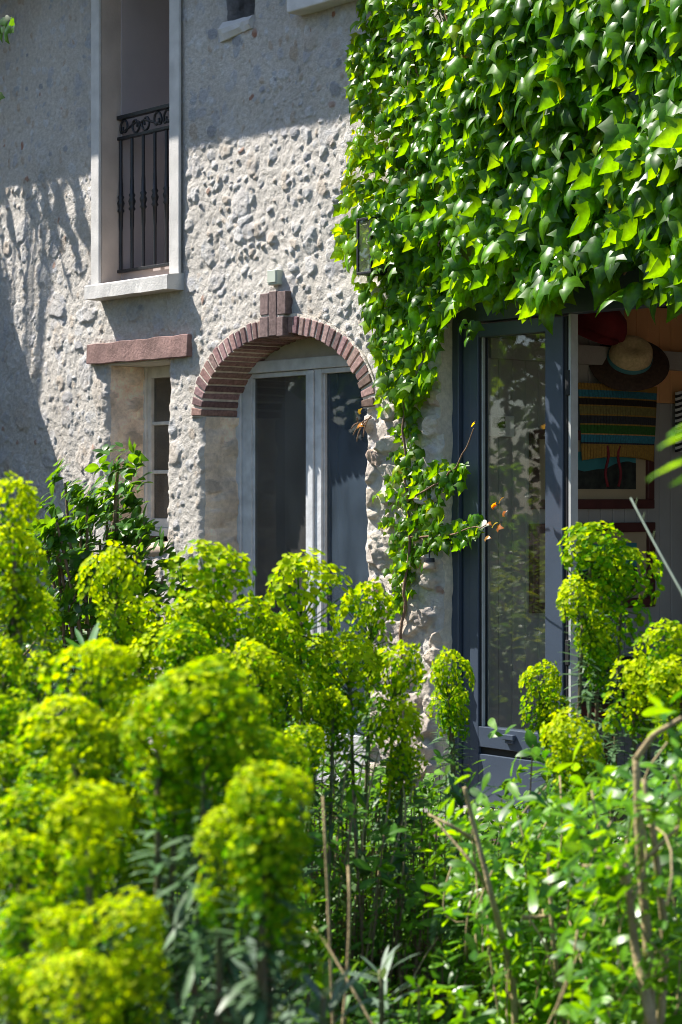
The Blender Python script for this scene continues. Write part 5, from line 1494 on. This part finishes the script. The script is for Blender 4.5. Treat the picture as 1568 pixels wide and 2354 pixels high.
def low_bush(x, y, label, sd):
    rnd = random.Random(sd)
    root = empty('low_bush', (x, y, 0), label, 'bush', 'low bushes left of the view')
    Lv = Leaves('oval', .1, .4, .3); m = MB()
    for k in range(12):
        a = rnd.random() * 6.28; t = np.array([x + .45 * math.cos(a), y + .45 * math.sin(a), rnd.uniform(.6, 1.15)])
        m.tube(bez((x, y, -.02), (x + .1 * math.cos(a), y + .1 * math.sin(a), .5), t, 7), .007, 5)
        for j in range(45): Lv.add(t + np.array([rnd.gauss(0, .16), rnd.gauss(0, .16), rnd.gauss(-.1, .22)]), np.array([rnd.gauss(0, 1), rnd.gauss(0, 1), -.2]), nrm(np.array([rnd.gauss(0, .5), rnd.gauss(0, .5), 1])), rnd.uniform(.05, .09), mixc((.08, .20, .006), (.30, .40, .01), rnd.random()))
    m.build('stem', M['bark'], root, True); Lv.build('foliage', M['matte'], root)
low_bush(-2.9, -2.7, 'low lime green bush in front of the small window, left of the view', 31)
low_bush(-3.9, -3.5, 'low lime green bush farther out in the garden, left of the view', 32)
low_bush(-2.0, -1.9, 'low lime green bush close to the arched door, left of the view', 33)

def weeping_branches():
    """long drooping twigs outside the left edge that streak the wall with shade"""
    x0 = wx(0) - 1.1
    root = empty('drooping_shrub', (x0 - .3, -.9, 0), 'tall shrub with long drooping twigs beside the garden wall, left of the view', 'shrub')
    m = MB(); Lv = Leaves('narrow', .1, .2, .2); Lv.V[:, 0] *= 2.2
    rnd = random.Random(5)
    m.tube([(x0 - .3, -.9, 0), (x0 - .25, -.9, 2.2), (x0 - .2, -.85, 4.4)], [.05, .04, .02], 7)
    for k in range(26):
        # aim each twig's shade at a spot on the wall
        tu = rnd.choice([rnd.uniform(-60, 90), rnd.uniform(-60, 40), rnd.uniform(60, 200)]); tv = rnd.uniform(380, 640) if tu > 90 else rnd.uniform(400, 760)
        if tu > 110: tv = rnd.uniform(380, 520)
        tx, tz = wx(tu), wz(tu, tv); out = rnd.uniform(.45, .8)
        p = np.array([tx - 1.75 * out, -out, tz + 2.6 * out])
        if p[0] > wx(0, p[1]) - .25: 
            p[0] = wx(0, p[1]) - .25 - rnd.random() * .1
        L_ = rnd.uniform(.25, .55); d = np.array([.36, 0, -.93])
        a = p - d * L_; q = p + d * L_ * .6
        m.tube(np.array([a + (q - a) * t + np.array([0, 0, .03 * math.sin(t * 3.1)]) for t in np.linspace(0, 1, 6)]), np.linspace(.012, .005, 6), 5)
        m.tube(bez((x0 - .25, -.9, rnd.uniform(2.2, 4.3)), (a + np.array([x0, -.9, a[2]])) / 2 + np.array([0, 0, .3]), a, 6), .008, 5)
        for j in range(16):
            c = a + (q - a) * rnd.random()
            Lv.add(c, d + np.array([rnd.gauss(0, .18), rnd.gauss(0, .25), rnd.gauss(0, .12)]), nrm([rnd.gauss(0, 1), -1, rnd.gauss(0, .5)]), rnd.uniform(.08, .17), (.05, .12, .03), .5)
    m.build('branch', M['bark'], root, True); Lv.build('leaves', M['matte'], root)
weeping_branches()
